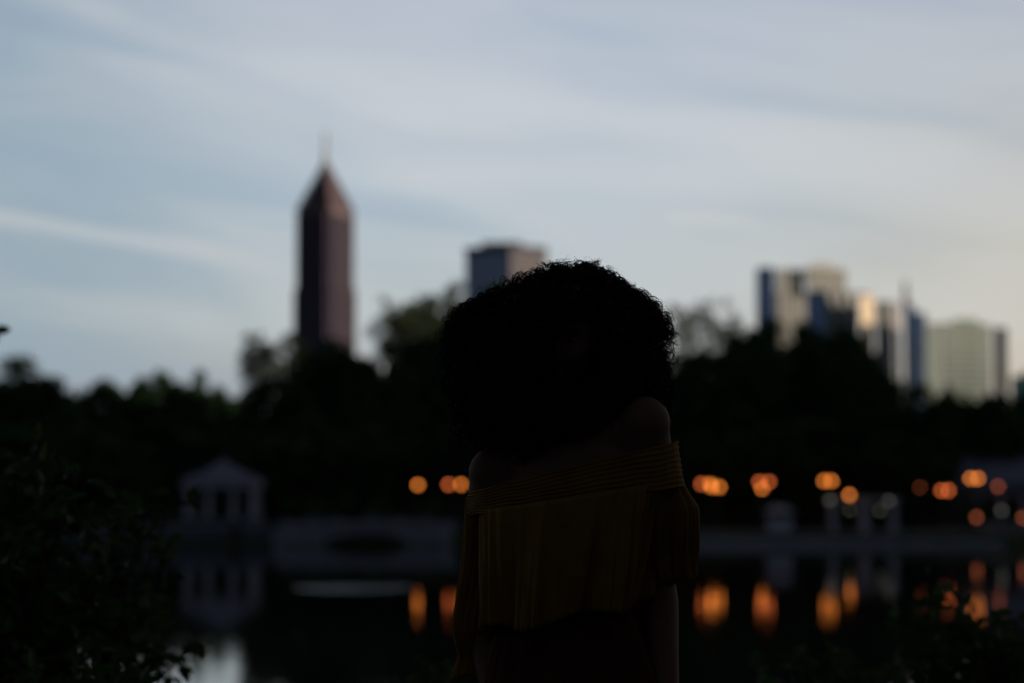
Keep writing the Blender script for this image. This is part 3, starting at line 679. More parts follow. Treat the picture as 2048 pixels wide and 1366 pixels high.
facade_strip(1790, 1803, 606, 1238, 16, PINKE, 'pink_edge', t4, R(45))
t5 = th(1830, 1330, 'antenna_tower', 'slim dark blue tower with a stepped top and a thin mast', 'skyscraper')
facade_strip(1808, 1828, 608, 1330, 20, BG, 'shaft', t5, R(-6)); facade_strip(1828, 1852, 625, 1324, 20, BG, 'shoulder_block', t5, R(5))
p_ = at(1815, 560, 1330); MB().tube([(p_.x - t5.location.x, 6, at(1815, 612, 1330).z - gz), (p_.x - t5.location.x, 6, p_.z - gz)], [2.2, 1.0], 6).build('mast', PINKE, t5)
t6 = th(1930, 1200, 'banded_apartment_slab', 'wide pale slab block with rows of balconies and a dark right end')
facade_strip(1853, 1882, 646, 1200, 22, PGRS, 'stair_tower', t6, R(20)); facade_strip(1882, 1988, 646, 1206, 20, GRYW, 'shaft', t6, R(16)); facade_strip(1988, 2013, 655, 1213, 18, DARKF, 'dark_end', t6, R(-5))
a, b_ = at(1884, 646, 1206), at(1986, 646, 1206); L = (b_.x - a.x) / math.cos(R(16)); q = MB(); ca, sa = math.cos(R(16)), math.sin(R(16))
nb = 22; zt3 = a.z - gz
for i in range(nb):
    z = zt3 - 1.0 - i * 3.1
    for j in range(2):
        u = L * (.25 + .5 * j); q.box((a.x + u * ca + sa * 1.0 - t6.location.x, 6 + u * sa - ca * 1.0, z), (L * .47, 2.0, 1.5), R(16))
q.build('balcony_bands', PGRN, t6)
facade_strip(1905, 1960, 637, 1214, 8, PGRN, 'roof_box', t6, R(16), hgt=4)
t7 = th(2040, 1150, 'teal_building', 'low teal glass building at the right edge above the trees', 'office building')
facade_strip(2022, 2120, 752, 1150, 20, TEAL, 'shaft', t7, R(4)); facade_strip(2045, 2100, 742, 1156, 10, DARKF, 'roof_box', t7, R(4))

# ------------------------------------------------------------------ near shrubs
def near_plant(name, label, cat, base, stems, leaf=0.07, seed=0, group=None, nleaf=26):
    """stems: list of end points (world); leaves ride on side twigs"""
    rg_ = random.Random(seed); r = thing(name, base, label, cat, group); bm_ = MB(); LV = []; LF = []
    bz = Vector(base)
    def leafat(p, d, s):
        d = d.normalized(); side = d.cross(Vector((rg_.uniform(-1, 1), rg_.uniform(-1, 1), rg_.uniform(.2, 1)))).normalized(); nn = side.cross(d)
        o = len(LV); w_ = s * .26
        LV.extend([p, p + d * s * .35 + side * w_ + nn * s * .06, p + d * s * .72 + side * w_ * .75 + nn * s * .03, p + d * s - nn * s * .08, p + d * s * .72 - side * w_ * .75 + nn * s * .03, p + d * s * .35 - side * w_ + nn * s * .06, p + d * s * .4 - nn * s * .02, p + d * s * .72 - nn * s * .03])
        LF.extend([(o, o + 1, o + 6), (o + 1, o + 2, o + 7, o + 6), (o + 2, o + 3, o + 7), (o + 3, o + 4, o + 7), (o + 4, o + 5, o + 6, o + 7), (o + 5, o, o + 6)])
    for e in stems:
        e = Vector(e) - bz; st_ = Vector((rg_.uniform(-.08, .08), rg_.uniform(-.08, .08), 0)); bend = Vector((e.x * .25, e.y * .3, e.z * .62))
        pts_ = []
        for i in range(11):
            t_ = i / 10; pts_.append(st_ * (1 - t_) ** 2 + bend * 2 * t_ * (1 - t_) + e * t_ * t_ + Vector((rg_.uniform(-1, 1), rg_.uniform(-1, 1), rg_.uniform(-1, 1))) * .012)
        bm_.tube(pts_, [.011 * (1 - i / 11) + .0015 for i in range(11)], 5)
        for j in range(nleaf):
            t_ = rg_.uniform(.22, 1); k_ = min(9, int(t_ * 10)); p0 = pts_[k_].lerp(pts_[k_ + 1], t_ * 10 - k_); tl = rg_.uniform(.05, .2) * (1.15 - t_ * .5)
            d = Vector((rg_.uniform(-1, 1), rg_.uniform(-1, 1), rg_.uniform(-.3, .8))).normalized(); p1 = p0 + d * tl
            bm_.tube([p0, p0.lerp(p1, .5) + Vector((0, 0, .01)), p1], [.003, .002, .001], 4)
            for m_ in range(rg_.randint(3, 6)):
                q_ = p0.lerp(p1, rg_.uniform(.35, 1)); dd_ = d * .6 + Vector((rg_.uniform(-1, 1), rg_.uniform(-1, 1), rg_.uniform(-.9, .5)))
                leafat(q_, dd_, leaf * rg_.uniform(.6, 1.2))
    me = bpy.data.meshes.new('leaves'); me.from_pydata([tuple(v) for v in LV], [], LF); me.update(); me.materials.append(LEAFN)
    o = bpy.data.objects.new('leaves', me); sc.collection.objects.link(o); o.parent = r
    bm_.build('stem', BARK, r); return r
def stems(lst, Y0, seed):
    rg_ = random.Random(seed); return [tuple(at(px, py, Y0 + rg_.uniform(-.35, .35))) for px, py in lst]
gr = 'leafy shrubs on the near bank'
near_plant('shrub', 'dense leafy shrub filling the lower left corner', 'shrub', (-1.55, 7.0, NEARZ - .03),
           stems([(20, 940), (70, 920), (120, 930), (150, 990), (60, 1040), (190, 1050), (110, 1120), (10, 1150), (210, 1150), (160, 1210), (60, 1230), (240, 1230), (20, 1060), (170, 940), (-60, 930), (-40, 1100), (120, 1290), (40, 1320)], 7.0, 1), .068, 2, gr, 30)
near_plant('shrub', 'leafy shrub with twigs reaching in front of the pavilion', 'shrub', (-1.35, 7.7, NEARZ - .03),
           stems([(250, 985), (310, 950), (345, 990), (280, 1070), (330, 1120), (240, 1120), (360, 1210), (290, 1240), (230, 1180), (320, 1290), (385, 1290), (260, 1030)], 7.7, 4), .062, 5, gr, 17)
near_plant('shrub', 'low shrub whose leaves show against the bright water at lower left', 'shrub', (-1.05, 6.3, NEARZ - .03),
           stems([(170, 1335), (200, 1350), (240, 1345), (120, 1345), (255, 1370), (70, 1330), (20, 1310), (300, 1420)], 6.3, 8), .058, 9, gr, 15)
near_plant('shrub', 'leafy shrub in the lower right corner', 'shrub', (1.72, 8.2, NEARZ - .03),
           stems([(1890, 1190), (1950, 1270), (2010, 1240), (1850, 1290), (1800, 1310), (1900, 1330), (1980, 1330), (2060, 1230), (2040, 1320), (1870, 1240), (1750, 1340), (2080, 1290), (1940, 1200), (1860, 1335), (1920, 1350), (1960, 1360), (1900, 1365), (2000, 1350), (1830, 1360), (2020, 1290), (1980, 1300), (1940, 1320)], 8.2, 12), .062, 13, gr, 22)
near_plant('shrub', 'low sprawling shrub along the bottom edge right of the woman', 'shrub', (1.0, 8.4, NEARZ - .03),
           stems([(1560, 1335), (1620, 1320), (1680, 1300), (1500, 1350), (1720, 1320), (1590, 1365), (1660, 1350)], 8.4, 15), .06, 16, gr, 20)
near_plant('shrub', 'tiny green sprig beside the woman\'s left elbow at the bottom edge', 'shrub', (-.25, 8.0, NEARZ - .03),
           stems([(870, 1325), (890, 1345), (850, 1360), (910, 1335)], 8.0, 17), .06, 18, gr, 12)
near_plant('sapling', 'sapling outside the left edge with one leafy tip showing', 'sapling', (-2.9, 9.0, NEARZ - .03),
           stems([(-2, 628), (-60, 560), (-160, 500), (-260, 600), (-130, 700)], 9.0, 19), .07, 20, None, 9)

# ------------------------------------------------------------------ the woman
YP = 4.83
ROOT = Vector((at(1140, 985, YP).x, YP, NEARZ))
person = thing('person', ROOT, 'woman with big dark curly hair in a mustard off-shoulder top, standing by the lake', 'person')
def P(px, py, dy=0.0):
    return at(px, py, YP + dy) - ROOT
SKIN = mat('brown_skin', (0.20, 0.10, 0.068), 0.7, 0.10, 9, spec=0.12, bump=0.03, bscale=160)
HAIR = mat('dark_curls', (0.028, 0.016, 0.012), 0.55, 0.35, 8, spec=0.25)
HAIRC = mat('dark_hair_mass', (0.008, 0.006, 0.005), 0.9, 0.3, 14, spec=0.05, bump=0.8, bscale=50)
MUST = mat('mustard_fabric', (0.24, 0.112, 0.019), 0.85, 0.15, 20, spec=0.12, bump=0.25, bscale=420)
WINE = mat('dark_wine_fabric', (0.07, 0.014, 0.010), 0.85, 0.2, 12, spec=0.12, bump=0.2, bscale=300)
SHOE = mat('tan_sandal', (0.18, 0.10, 0.05), 0.6, 0.1, 20)
LIP = mat('lips', (0.16, 0.05, 0.05), 0.4, 0.08, 20); EYE = mat('eye_white', (0.22, 0.19, 0.17), 0.5, 0.02, 5, spec=0.1); IRIS = mat('dark_iris', (0.02, 0.012, 0.008), 0.1, 0.1, 5, spec=0.5)

body = MB()
# head: a shaped ellipsoid in its own frame, then turned and tilted
HC = P(1142, 674, 0.004)
HROT = Matrix.Rotation(R(-24), 3, 'Z') @ Matrix.Rotation(R(7), 3, 'Y') @ Matrix.Rotation(R(7), 3, 'X')   # faces -Y, turned to the picture's left
def gauss(p, c, s): 
    return math.exp(-sum(((p[i] - c[i]) / s[i]) ** 2 for i in range(3)))
def headfn(p):
    x, y, z = p; q = Vector(p)
    f = -y   # towards the face
    # jaw narrows, chin forward, flat face plane
    if z < -0.01:
        t_ = min(1, (-0.01 - z) / 0.10); q.x *= 1 - 0.36 * t_ ** 1.4
        if y > 0: q.y *= 1 - 0.45 * t_
        else: q.y *= 1 - 0.05 * t_
    if f > 0.06: q.y = -(0.06 + (f - 0.06) * 0.72)
    ax = abs(x)
    g = lambda cx, cz, sx, sz: math.exp(-((ax - cx) / sx) ** 2 - ((z - cz) / sz) ** 2) if f > 0.02 else 0
    q.y += 0.014 * g(0.031, 0.004, 0.016, 0.012)                    # eye sockets
    q.y -= 0.006 * g(0.026, 0.030, 0.022, 0.010)                    # brow
    q.y -= 0.010 * g(0.042, -0.030, 0.020, 0.018)                   # cheekbones
    q.y -= 0.010 * g(0.0, -0.098, 0.020, 0.014)                     # chin
    q.y += 0.005 * g(0.0, -0.078, 0.022, 0.007)
    # nose: bridge to tip
    if -0.052 < z < 0.02 and f > 0.02:
        u = (0.02 - z) / 0.062; q.y -= (0.004 + 0.020 * min(1, u) ** 1.3) * math.exp(-(ax / (0.007 + 0.007 * u)) ** 2) * (1 if z > -0.040 else max(0, (z + 0.052) / 0.012))
    q.y -= 0.007 * g(0.0, -0.060, 0.022, 0.0055) + 0.008 * g(0.0, -0.070, 0.018, 0.0055)   # lips
    return HC + HROT @ q
body.sphere((0, 0, 0), (0.074, 0.092, 0.112), 96, 90, headfn)
for sx in (-1, 1):    # ears
    body.sphere((0, 0, 0), (0.008, 0.019, 0.031), 14, 10, lambda p, sx=sx: HC + HROT @ (Vector(p) + Vector((sx * 0.074, 0.012, -0.008))))
NB = P(1146, 872, 0.04)
body.tube([HC + HROT @ Vector((0, 0.018, -0.06)), (HC + NB) / 2 + Vector((0, .02, -.02)), NB + Vector((0, 0, -.03))], [0.052, 0.053, 0.066], 20)
SR, SL = P(1287, 848, -0.045), P(988, 948, 0.055)        # picture right / left shoulder joints
yaw = math.atan2(SR.y - SL.y, SR.x - SL.x)
def ring(c, rx, ry, rot=0.0, n=40, pw=2.4):
    out = []
    for i in range(n):
        a = 2 * math.pi * i / n; ca, sa = math.cos(a), math.sin(a)
        x = rx * math.copysign(abs(ca) ** (2 / pw), ca); y = ry * math.copysign(abs(sa) ** (2 / pw), sa)
        out.append(Vector(c) + Vector((x * math.cos(rot) - y * math.sin(rot), x * math.sin(rot) + y * math.cos(rot), 0)))
    return out
def tilt(rg_, c, slope):
    return [v + Vector((0, 0, (v.x - c.x) * slope)) for v in rg_]
tr = []
for py, pxc, rx, ry, sl in ((868, 1146, .060, .055, .25), (885, 1145, .085, .066, .25), (915, 1142, .120, .082, .25), (955, 1140, .146, .098, .22), (1010, 1140, .150, .115, .16), (1060, 1138, .140, .112, .10), (1120, 1137, .124, .095, .04), (1180, 1138, .120, .088, 0), (1240, 1140, .140, .100, 0), (1310, 1142, .166, .115, 0), (1370, 1142, .170, .118, 0), (1410, 1142, .150, .105, 0)):
    c_ = P(pxc, py, 0.01); tr.append(tilt(ring(c_, rx, ry, yaw), c_, sl))
body.rings(tr, caps=True)
# bust
for px, dy in ((1080, -.045), (1200, -.065)): body.sphere(P(px, 1048, dy), (.060, .045, .055), 20, 14)
def limb(pts, rad): body.tube(pts, rad, 20); [body.sphere(p, r * .99, 16, 10) for p, r in ((pts[0], rad[0]), (pts[-1], rad[-1]))]
# arms
ER, WR = P(1312, 1140, 0.03), P(1334, 1380, -0.10); EL, WL = P(968, 1225, 0.085), P(1000, 1440, -0.03)
def lerp(a, b, t): return a + (b - a) * t
limb([lerp(NB, SR, .35) + Vector((0, 0, .005)), lerp(NB, SR, .75) + Vector((0, 0, .003)), SR, lerp(SR, ER, .25), lerp(SR, ER, .6), ER], [.045, .050, .0555, .052, .044, .036])
limb([lerp(NB, SL, .35) + Vector((0, 0, .005)), lerp(NB, SL, .75) + Vector((0, 0, .003)), SL, lerp(SL, EL, .25), lerp(SL, EL, .6), EL], [.045, .047, .0525, .048, .042, .036])
body.sphere(SR + Vector((-.002, 0, .001)), .0550, 28, 20); body.sphere(SL + Vector((.002, 0, .001)), .0535, 28, 20)
for S_ in (SR, SL):
    body.sphere(lerp(S_, NB, .22) + Vector((0, 0, -.010)), (.058, .055, .054), 24, 16); body.sphere(lerp(S_, NB, .42) + Vector((0, 0, -.018)), (.065, .062, .062), 24, 16)
limb([ER, lerp(ER, WR, .3), lerp(ER, WR, .7), WR], [.036, .039, .030, .024])
limb([EL, lerp(EL, WL, .3), lerp(EL, WL, .7), WL], [.036, .039, .030, .024])
def hand(w, e, side):
    d = (w - e).normalized(); fwd = (d + Vector((0, -0.15, -0.5))).normalized()   # hangs down
    sidev = Vector((0, -1, 0)); sidev = (sidev - fwd * sidev.dot(fwd)).normalized(); nn = fwd.cross(sidev)   # thumb side is forward
    palm_in = nn if nn.x * side < 0 else -nn
    for k_ in range(5): body.sphere(w + fwd * (.012 + .016 * k_), (.019, .026 + .003 * min(k_, 3), .020), 14, 8)
    for i, (o, L_) in enumerate(((.030, .070), (.010, .078), (-.010, .073), (-.029, .058))):
        p0 = w + fwd * .075 + sidev * o; a_, b2 = L_ * .45, L_ * .3
        p1 = p0 + fwd * a_ + palm_in * .008; p2 = p1 + fwd * b2 + palm_in * .012; p3 = p2 + fwd * (L_ * .25) + palm_in * .014
        body.tube([p0 - fwd * .02, p0, p1, p2, p3], [.0095, .0092, .0085, .0078, .0062], 10)
    t0 = w + fwd * .022 + sidev * .018; body.tube([t0, t0 + sidev * .026 + fwd * .022, t0 + sidev * .034 + fwd * .050 + palm_in * .010, t0 + sidev * .034 + fwd * .072 + palm_in * .016], [.0135, .012, .0098, .0075], 10)
hand(WR, ER, 1); hand(WL, EL, -1)
# legs and feet
for sx, ph in ((1, -.02), (-1, .04)):
    hip = P(1142, 1335, .01) + Vector((sx * .085, ph, 0)); kn = Vector((hip.x * 0.85 + sx * .01, hip.y - .015, .47)); an = Vector((kn.x + sx * .012, kn.y + .03, .075))
    limb([hip, lerp(hip, kn, .4), kn + Vector((0, 0, .06)), kn, lerp(kn, an, .3), lerp(kn, an, .75), an], [.088, .076, .056, .052, .054, .036, .032])
    body.tube([an + Vector((0, .04, -.03)), an + Vector((0, 0, -.035)), an + Vector((sx * .01, -.08, -.045)), an + Vector((sx * .015, -.15, -.055))], [(.030, .030), (.040, .036), (.030, .042), (.018, .040)], 14)
    for k_ in range(5): body.sphere(an + Vector((sx * (.015 + (k_ - 2) * .016), -.165 + abs(k_ - (1 if sx < 0 else 3)) * .004, -.060)), (.009, .016, .009), 10, 6)
bo = body.build('body', SKIN, person)
rm = bo.modifiers.new('r', 'REMESH'); rm.mode = 'VOXEL'; rm.voxel_size = 0.0042; rm.use_smooth_shade = True
sm_ = bo.modifiers.new('s', 'SMOOTH'); sm_.iterations = 3; sm_.factor = 0.5
dg = bpy.context.evaluated_depsgraph_get(); me = bpy.data.meshes.new_from_object(bo.evaluated_get(dg)); bo.modifiers.clear(); old = bo.data; bo.data = me; bpy.data.meshes.remove(old)
me.polygons.foreach_set('use_smooth', [True] * len(me.polygons))
if not me.materials: me.materials.append(SKIN)
# eyes, lips
for sx in (-1, 1):
    def ef(p, sx=sx): return HC + HROT @ (Vector(p) + Vector((sx * 0.031, -0.0635, 0.001)))
    e = MB().sphere((0, 0, 0), (0.0115, 0.0115, 0.0052), 18, 12, ef).build('eye', EYE, person, smooth=True)
    MB().sphere((0, -0.0075, 0), (0.0050, 0.0052, 0.0042), 14, 10, ef).build('iris', IRIS, e, smooth=True)
    pts_ = [HC + HROT @ Vector((sx * (0.012 + .036 * i / 6), -0.080 + .016 * (i / 6) ** 2, 0.030 + .008 * math.sin(i / 6 * 2.6))) for i in range(7)]
    MB().tube(pts_, [.0015, .003, .0035, .0035, .003, .002, .0008], 6).build('eyebrow', HAIR, person)
q = MB()
for dz, th_ in ((-.0610, .0042), (-.0700, .0055)):
    q.tube([HC + HROT @ Vector((.023 * i / 4, -0.0835 + .010 * (i / 4) ** 2, dz + (.0035 * (i / 4) ** 2 if dz < -.065 else -.003 * (i / 4) ** 2))) for i in range(-4, 5)], [th_ * (1 - (abs(i) / 4.4) ** 2) + .0006 for i in range(-4, 5)], 8)
q.build('lips', LIP, person, smooth=True)

# ---- hair: dark inner mass plus thousands of separate curls
HO = [(1110, 526), (1150, 533), (1190, 533), (1230, 553), (1268, 580), (1300, 612), (1328, 645), (1345, 690), (1350, 740), (1346, 800), (1318, 850), (1262, 905), (1190, 955), (1100, 985), (1030, 955), (975, 905), (922, 866), (903, 812), (892, 745), (886, 685), (902, 636), (938, 594), (990, 562), (1050, 540)]
HCX, HCY = 1122, 712
def hp(th_):
    return None
ang = []; 
for px, py in HO: ang.append((math.atan2(px - HCX, HCY - py), math.hypot(px - HCX, py - HCY) / 1000.0 * ((1.035 if px > 1280 or py > 630 else 0.995) + .028 * mnoise.noise(Vector((px / 38, py / 38, .5))))))   # angle from straight up, + to the right
ang.sort(); A_ = np.array([a for a, _ in ang]); RD = np.array([r for _, r in ang])
A3 = np.concatenate([A_ - 2 * np.pi, A_, A_ + 2 * np.pi]); R3 = np.tile(RD, 3)
def hr(a): return np.interp((np.asarray(a) + np.pi) % (2 * np.pi) - np.pi, A3, R3)
HCEN = P(HCX, HCY, 0.05); SC = YP / FPX * 1000
FO = P(1156, 712, 0)
# inner mass, split so the face opening stays free: sits behind the face plane
def corefn(p):
    a = math.atan2(p.x, p.z); rr_ = math.hypot(p.x, p.z)
    k_ = float(hr(a)) * SC * .83 * (1 + .035 * mnoise.noise(Vector((math.sin(a) * 3, math.cos(a) * 3, 2))))
    if abs(a) > 2.2: k_ *= .93
    e_ = math.hypot((math.sin(a) * k_ * rr_ + HCEN.x - FO.x) / .049, (math.cos(a) * k_ * rr_ + HCEN.z - FO.z) / .074)
    m_ = min(1, max(0, (e_ - .85) / .45)); m_ = m_ * m_ * (3 - 2 * m_)
    y = p.y * (.175 if p.y > 0 else .02 + .172 * m_)
    n_ = 1 + .07 * mnoise.noise(Vector(p) * 5) + .03 * mnoise.noise(Vector(p) * 13)
    q = Vector((math.sin(a) * k_ * rr_, y, math.cos(a) * k_ * rr_)) * n_
    return HCEN + q
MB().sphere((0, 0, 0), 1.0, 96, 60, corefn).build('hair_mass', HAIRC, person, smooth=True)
FZ = HROT @ Vector((0, -1, 0)); FX = HROT @ Vector((1, 0, 0)); FU = HROT @ Vector((0, 0, 1))
rgh = np.random.default_rng(21)
def strands(n, npt, lev0, lev1, span, curl, wl, rad, phis, dirbias=None, th_rng=(-np.pi, np.pi), seedshape=1.0):
    """strands that leave the crown and run down over the hull; returns points (n,npt,3), radii"""
    s_ = rgh.choice([-1, 1], n)
    th1 = rgh.uniform(th_rng[0], th_rng[1], n)
    sg = np.sign(th1); sg[sg == 0] = 1
    sp = rgh.uniform(span[0], span[1], n); th0 = th1 - sg * sp; th0 = np.where(np.sign(th0) != sg, th1 * .05, th0)
    ph1 = rgh.uniform(phis[0], phis[1], n); ph0 = ph1 + rgh.normal(0, .12, n)
    L0 = rgh.uniform(lev0[0], lev0[1], n); L1 = rgh.uniform(lev1[0], lev1[1], n)
    t_ = np.linspace(0, 1, npt)[None, :]
    th_ = th0[:, None] + (th1 - th0)[:, None] * t_; ph = ph0[:, None] + (ph1 - ph0)[:, None] * t_
    lev = L0[:, None] + (L1 - L0)[:, None] * t_ ** 1.3
    # slow wander
    for k_ in range(2):
        f_ = rgh.uniform(1, 3.5, n)[:, None]; th_ = th_ + .05 * np.sin(f_ * 6.28 * t_ + rgh.uniform(0, 6.28, n)[:, None]) * t_
    rr_ = hr(th_) * SC * lev
    cph, sph = np.cos(ph), np.sin(ph)
    X_ = np.sin(th_) * rr_ * cph; Z_ = np.cos(th_) * rr_ * cph
    Yd = np.where(sph > 0, .215, .225) * sph * lev
    Pn = np.stack([X_, Yd, Z_], -1)
    # helix
    T = np.gradient(Pn, axis=1); Ln = np.linalg.norm(T, axis=2, keepdims=True); arc = np.cumsum(Ln[..., 0], 1); T = T / np.maximum(Ln, 1e-9)
    up = Pn / np.linalg.norm(Pn, axis=2, keepdims=True); B = np.cross(T, up); B /= np.maximum(np.linalg.norm(B, axis=2, keepdims=True), 1e-9); Nn = np.cross(B, T)
    wlv = rgh.uniform(wl[0], wl[1], n)[:, None]; am = rgh.uniform(curl[0], curl[1], n)[:, None] * np.minimum(1, t_ * 4 + .25)
    fr = arc / wlv * 6.28 + rgh.uniform(0, 6.28, n)[:, None] + .6 * np.sin(arc / wlv * 1.7 + rgh.uniform(0, 6, n)[:, None])
    Pn = Pn + (Nn * np.cos(fr)[..., None] + B * np.sin(fr)[..., None] * s_[:, None, None]) * am[..., None]
    rd = rgh.uniform(rad[0], rad[1], n)[:, None] * (1 - .65 * t_ ** 3)
    return Pn + np.array(HCEN)[None, None, :], rd
def locks(k_, jit, *a, **kw):
    Pn, rd = strands(*a, **kw); n, m, _ = Pn.shape
    o = rgh.normal(0, 1, (n, k_, 1, 3)) * jit; w_ = np.linspace(.4, 1.6, m)[None, None, :, None]
    wob = np.sin(np.linspace(0, 9, m)[None, None, :, None] + rgh.uniform(0, 6, (n, k_, 1, 3))) * jit * .8
    return (Pn[:, None] + o * w_ + wob).reshape(n * k_, m, 3), np.repeat(rd, k_, 0)
def tubes(Pn, rd, seg=3):
    n, k_, _ = Pn.shape; T = np.gradient(Pn, axis=1); T /= np.maximum(np.linalg.norm(T, axis=2, keepdims=True), 1e-9)
    ref = np.array([0.21, 0.93, 0.3]); U = np.cross(T, ref); U /= np.maximum(np.linalg.norm(U, axis=2, keepdims=True), 1e-9); Vv = np.cross(T, U)
    ring_ = [Pn + (U * math.cos(2 * math.pi * j / seg) + Vv * math.sin(2 * math.pi * j / seg)) * rd[..., None] for j in range(seg)]
    V = np.stack(ring_, 2).reshape(-1, 3)
    idx = np.arange(n * k_ * seg).reshape(n, k_, seg); a = idx[:, :-1, :]; b_ = idx[:, 1:, :]
    F = np.stack([a, np.roll(a, -1, 2), np.roll(b_, -1, 2), b_], -1).reshape(-1, 4); return V, F
def facemask(Pn, rd):
    """drop strands that would cross the uncovered part of the face"""
    ins = (((Pn[..., 0] - FO.x) / .045) ** 2 + ((Pn[..., 2] - FO.z) / .070) ** 2 < 1) & (Pn[..., 1] < .04)
    keep = ~ins[:, 3:].any(1); return Pn[keep], rd[keep]
sets = [
    strands(3800, 56, (.55, .85), (.76, .90), (.25, .85), (.004, .008), (.020, .034), (.0009, .0016), (-1.2, 1.2)),
    locks(6, .0012, 380, 60, (.76, .86), (.82, .93), (.25, .7), (.005, .009), (.026, .042), (.0005, .0009), (-.7, .7)),
    locks(5, .0010, 190, 74, (.84, .92), (.93, 1.06), (.35, .9), (.007, .0115), (.034, .052), (.0006, .0010), (-.35, .35), th_rng=(.25, 1.5)),
    locks(4, .0012, 190, 70, (.84, .92), (.90, 1.02), (.3, .8), (.006, .010), (.028, .042), (.0004, .0008), (-.4, .4)),
    strands(260, 66, (.88, .97), (.97, 1.05), (.2, .7), (.003, .008), (.022, .042), (.0003, .0005), (-.4, .4)),
    locks(5, .0012, 60, 70, (.84, .92), (.95, 1.07), (.35, .9), (.007, .012), (.034, .052), (.0006, .0010), (-.4, .4), th_rng=(-2.5, -1.25)),
    strands(60, 70, (.95, .99), (1.02, 1.10), (.3, .8), (.004, .008), (.030, .046), (.0003, .0005), (-.3, .3), th_rng=(.0, 1.45)),
    locks(5, .0012, 14, 40, (.88, .95), (1.0, 1.06), (.12, .3), (.004, .008), (.018, .030), (.0004, .0007), (-.3, .3), th_rng=(-.18, .0)),
    strands(900, 56, (.5, .8), (.75, .98), (.3, 1.0), (.004, .008), (.020, .034), (.0009, .0016), (-1.5, -.7)),
]
V_, F_, off = [], [], 0
for Pn, rd in sets:
    Pn, rd = facemask(Pn, rd); V, F = tubes(Pn, rd); V_.append(V); F_.append(F + off); off += len(V)
npmesh('curls', np.concatenate(V_), np.concatenate(F_), HAIR, person)

# ---- clothes
def cloth(name, rings_, m, thick=.003, parent=person):
    o = MB().rings(rings_).build(name, m, parent, smooth=True)
    s1 = o.modifiers.new('t', 'SOLIDIFY'); s1.thickness = thick; s1.offset = 1
    dg_ = bpy.context.evaluated_depsgraph_get(); me_ = bpy.data.meshes.new_from_object(o.evaluated_get(dg_)); o.modifiers.clear(); o.data = me_
    me_.polygons.foreach_set('use_smooth', [True] * len(me_.polygons)); return o
NR = 220
def gring(px0, px1, pyl, pyr, ry, dy, amp=0.0, npl=40, seed=0, pw=2.3, rot=None, amp2=0.0, fold=0.0, ex=None):
    """garment ring spanning px0..px1 with heights pyl (left) and pyr (right)"""
    a, b_ = P(px0, pyl, dy), P(px1, pyr, dy); c_ = (a + b_) / 2; rx = (b_.x - a.x) / 2; out = []
    rot = yaw * .6 if rot is None else rot
    for i in range(NR):
        t_ = 2 * math.pi * i / NR; ca, sa = math.cos(t_), math.sin(t_)
        w1 = mnoise.noise(Vector((ca * 2.2 + seed * .35, sa * 2.2, 1.7))); w2 = mnoise.noise(Vector((ca * 6 + seed * .5, sa * 6, 4.1)))
        pl = amp * (math.sin(npl * t_ + 7 * w1) * (1 + 1.5 * w2) + 1.8 * w2 + .4 * math.sin(npl * 2.3 * t_ + 5 * w1 + seed)) + amp2 * math.sin(7 * t_ + seed) + amp2 * .6 * math.sin(12.3 * t_ + seed * 3)
        if ex: pl += ex(ca, sa)
        x = (rx + pl) * math.copysign(abs(ca) ** (2 / pw), ca); y = (ry + pl) * math.copysign(abs(sa) ** (2 / pw), sa)
        X2, Y2 = x, y + x * math.tan(rot)
        zz = (b_.z - a.z) * (x / max(rx, 1e-6)) / 2 + fold * math.sin(5 * t_ + seed)
        out.append(Vector((c_.x + X2, c_.y + Y2, c_.z + zz)))
    return out
# ribbed elastic band round chest and upper arms
rr_ = []
for i in range(46):
    t_ = i / 45; rib = 0
    ex = lambda ca, sa: (.0013 + .0012 * mnoise.noise(Vector((ca * 4, sa * 4, t_ * 3)))) * math.sin(t_ * 8 * 2 * math.pi + 3.5 * mnoise.noise(Vector((ca * 3, sa * 3, t_ * 1.5)))) + .004 * mnoise.noise(Vector((ca * 3, sa * 3, t_ * 2 + 5)))
    l0, r0 = 936 + (934 - 936) * t_, 1352 + (1365 - 1352) * t_
    rr_.append(gring(l0 - rib * 1000, r0 + rib * 1000, 985 + 45 * t_, 884 + 88 * t_, .135 + rib + .006 * t_, .012, amp=.0005, npl=60, seed=.3, ex=ex))
cloth('neck_band', rr_, MUST, .004)
# bodice flounce
rr_ = []
for i in range(26):
    t_ = i / 25
    rr_.append(gring(955 + 6 * t_, 1322 - 45 * t_, 1022 + 238 * t_, 966 + 241 * t_, .158 + .012 * math.sin(t_ * 3), .005, amp=.0018 + .004 * t_, npl=34, seed=1.0 + .9 * t_, amp2=.009 * t_ + .003, fold=.009 * t_))
cloth('bodice_flounce', rr_, MUST)
def sleeve(prof, name, seed, ryk, dyk, npl=22):
    rr_ = []; n = 30
    ys = [p[0] for p in prof]
    for i in range(n):
        y_ = ys[0] + (ys[-1] - ys[0]) * i / (n - 1)
        l_ = np.interp(y_, ys, [p[1] for p in prof]); r_ = np.interp(y_, ys, [p[2] for p in prof]); sk = np.interp(y_, ys, [p[3] for p in prof])
        t_ = i / (n - 1); rr_.append(gring(l_, r_, y_ + sk, y_ - sk, (r_ - l_) / 2000 * ryk, dyk[0] + (dyk[1] - dyk[0]) * t_, amp=.0014 + .0022 * math.sin(t_ * 2.6), npl=npl, seed=seed + .8 * t_, amp2=.006 * math.sin(t_ * 3), rot=0, fold=.004 * t_))
    return cloth(name, rr_, MUST)
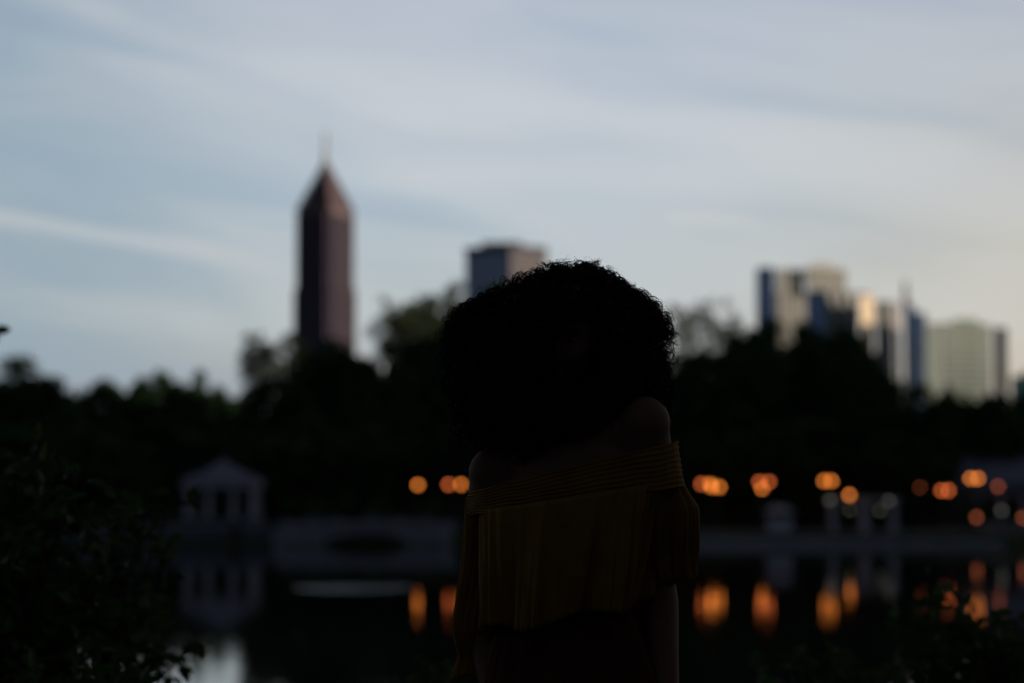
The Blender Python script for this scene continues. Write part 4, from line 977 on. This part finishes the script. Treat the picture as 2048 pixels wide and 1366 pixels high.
sleeve([(962, 1262, 1362, 2), (990, 1258, 1374, 3), (1020, 1256, 1390, 4), (1090, 1254, 1390, 5), (1140, 1256, 1391, 6), (1165, 1272, 1394, 8), (1176, 1284, 1380, 8), (1168, 1296, 1366, 8)], 'sleeve', 2.0, 1.0, (-.04, .02))
sleeve([(1002, 932, 1040, -8), (1030, 932, 1045, -6), (1080, 932, 1040, -3), (1140, 929, 1036, 0), (1200, 918, 1030, 0), (1250, 908, 1025, 3), (1290, 915, 1015, 4), (1310, 922, 1005, 4), (1325, 915, 1008, 4), (1350, 908, 1012, 4)], 'sleeve', 5.0, .95, (.06, .075))
# skirt
rr_ = []
SKZ = [(1175, 1016, 1262, .094), (1200, 1014, 1264, .100), (1260, 992, 1290, .125), (1320, 972, 1318, .145), (1380, 960, 1335, .160), (1700, 915, 1420, .21), (2050, 880, 1450, .25)]
ys = [p[0] for p in SKZ]
for i in range(40):
    y_ = ys[0] + (ys[-1] - ys[0]) * i / 39; l_, r_, d_ = [float(np.interp(y_, ys, [p[k_] for p in SKZ])) for k_ in (1, 2, 3)]; t_ = i / 39
    rr_.append(gring(l_, r_, y_, y_, d_, .01, amp=.001 + .006 * t_, npl=26, seed=.4, amp2=.002 + .012 * t_))
cloth('skirt', rr_, WINE)
for sx, ph in ((1, -.02), (-1, .04)):
    hx_ = (P(1142, 1335, .01) + Vector((sx * .085, ph, 0))); kx = hx_.x * .85 + sx * .01 + sx * .012; ky = hx_.y - .015 + .03
    so_ = MB(); so_.prism([(kx + sx * .01 + dx_, ky + dy_) for dx_, dy_ in ((-.03, .07), (.03, .07), (.036, 0), (.045, -.10), (.042, -.16), (.015, -.19), (-.015, -.19), (-.04, -.16), (-.04, -.10), (-.032, 0))], 0.0, .012)
    so_.tube([Vector((kx - .048, ky - .10, .01)), Vector((kx - .03, ky - .09, .05)), Vector((kx + .012, ky - .085, .06)), Vector((kx + .05, ky - .09, .045)), Vector((kx + .062, ky - .10, .01))], .006, 6)
    so_.build('sandal', SHOE, person)
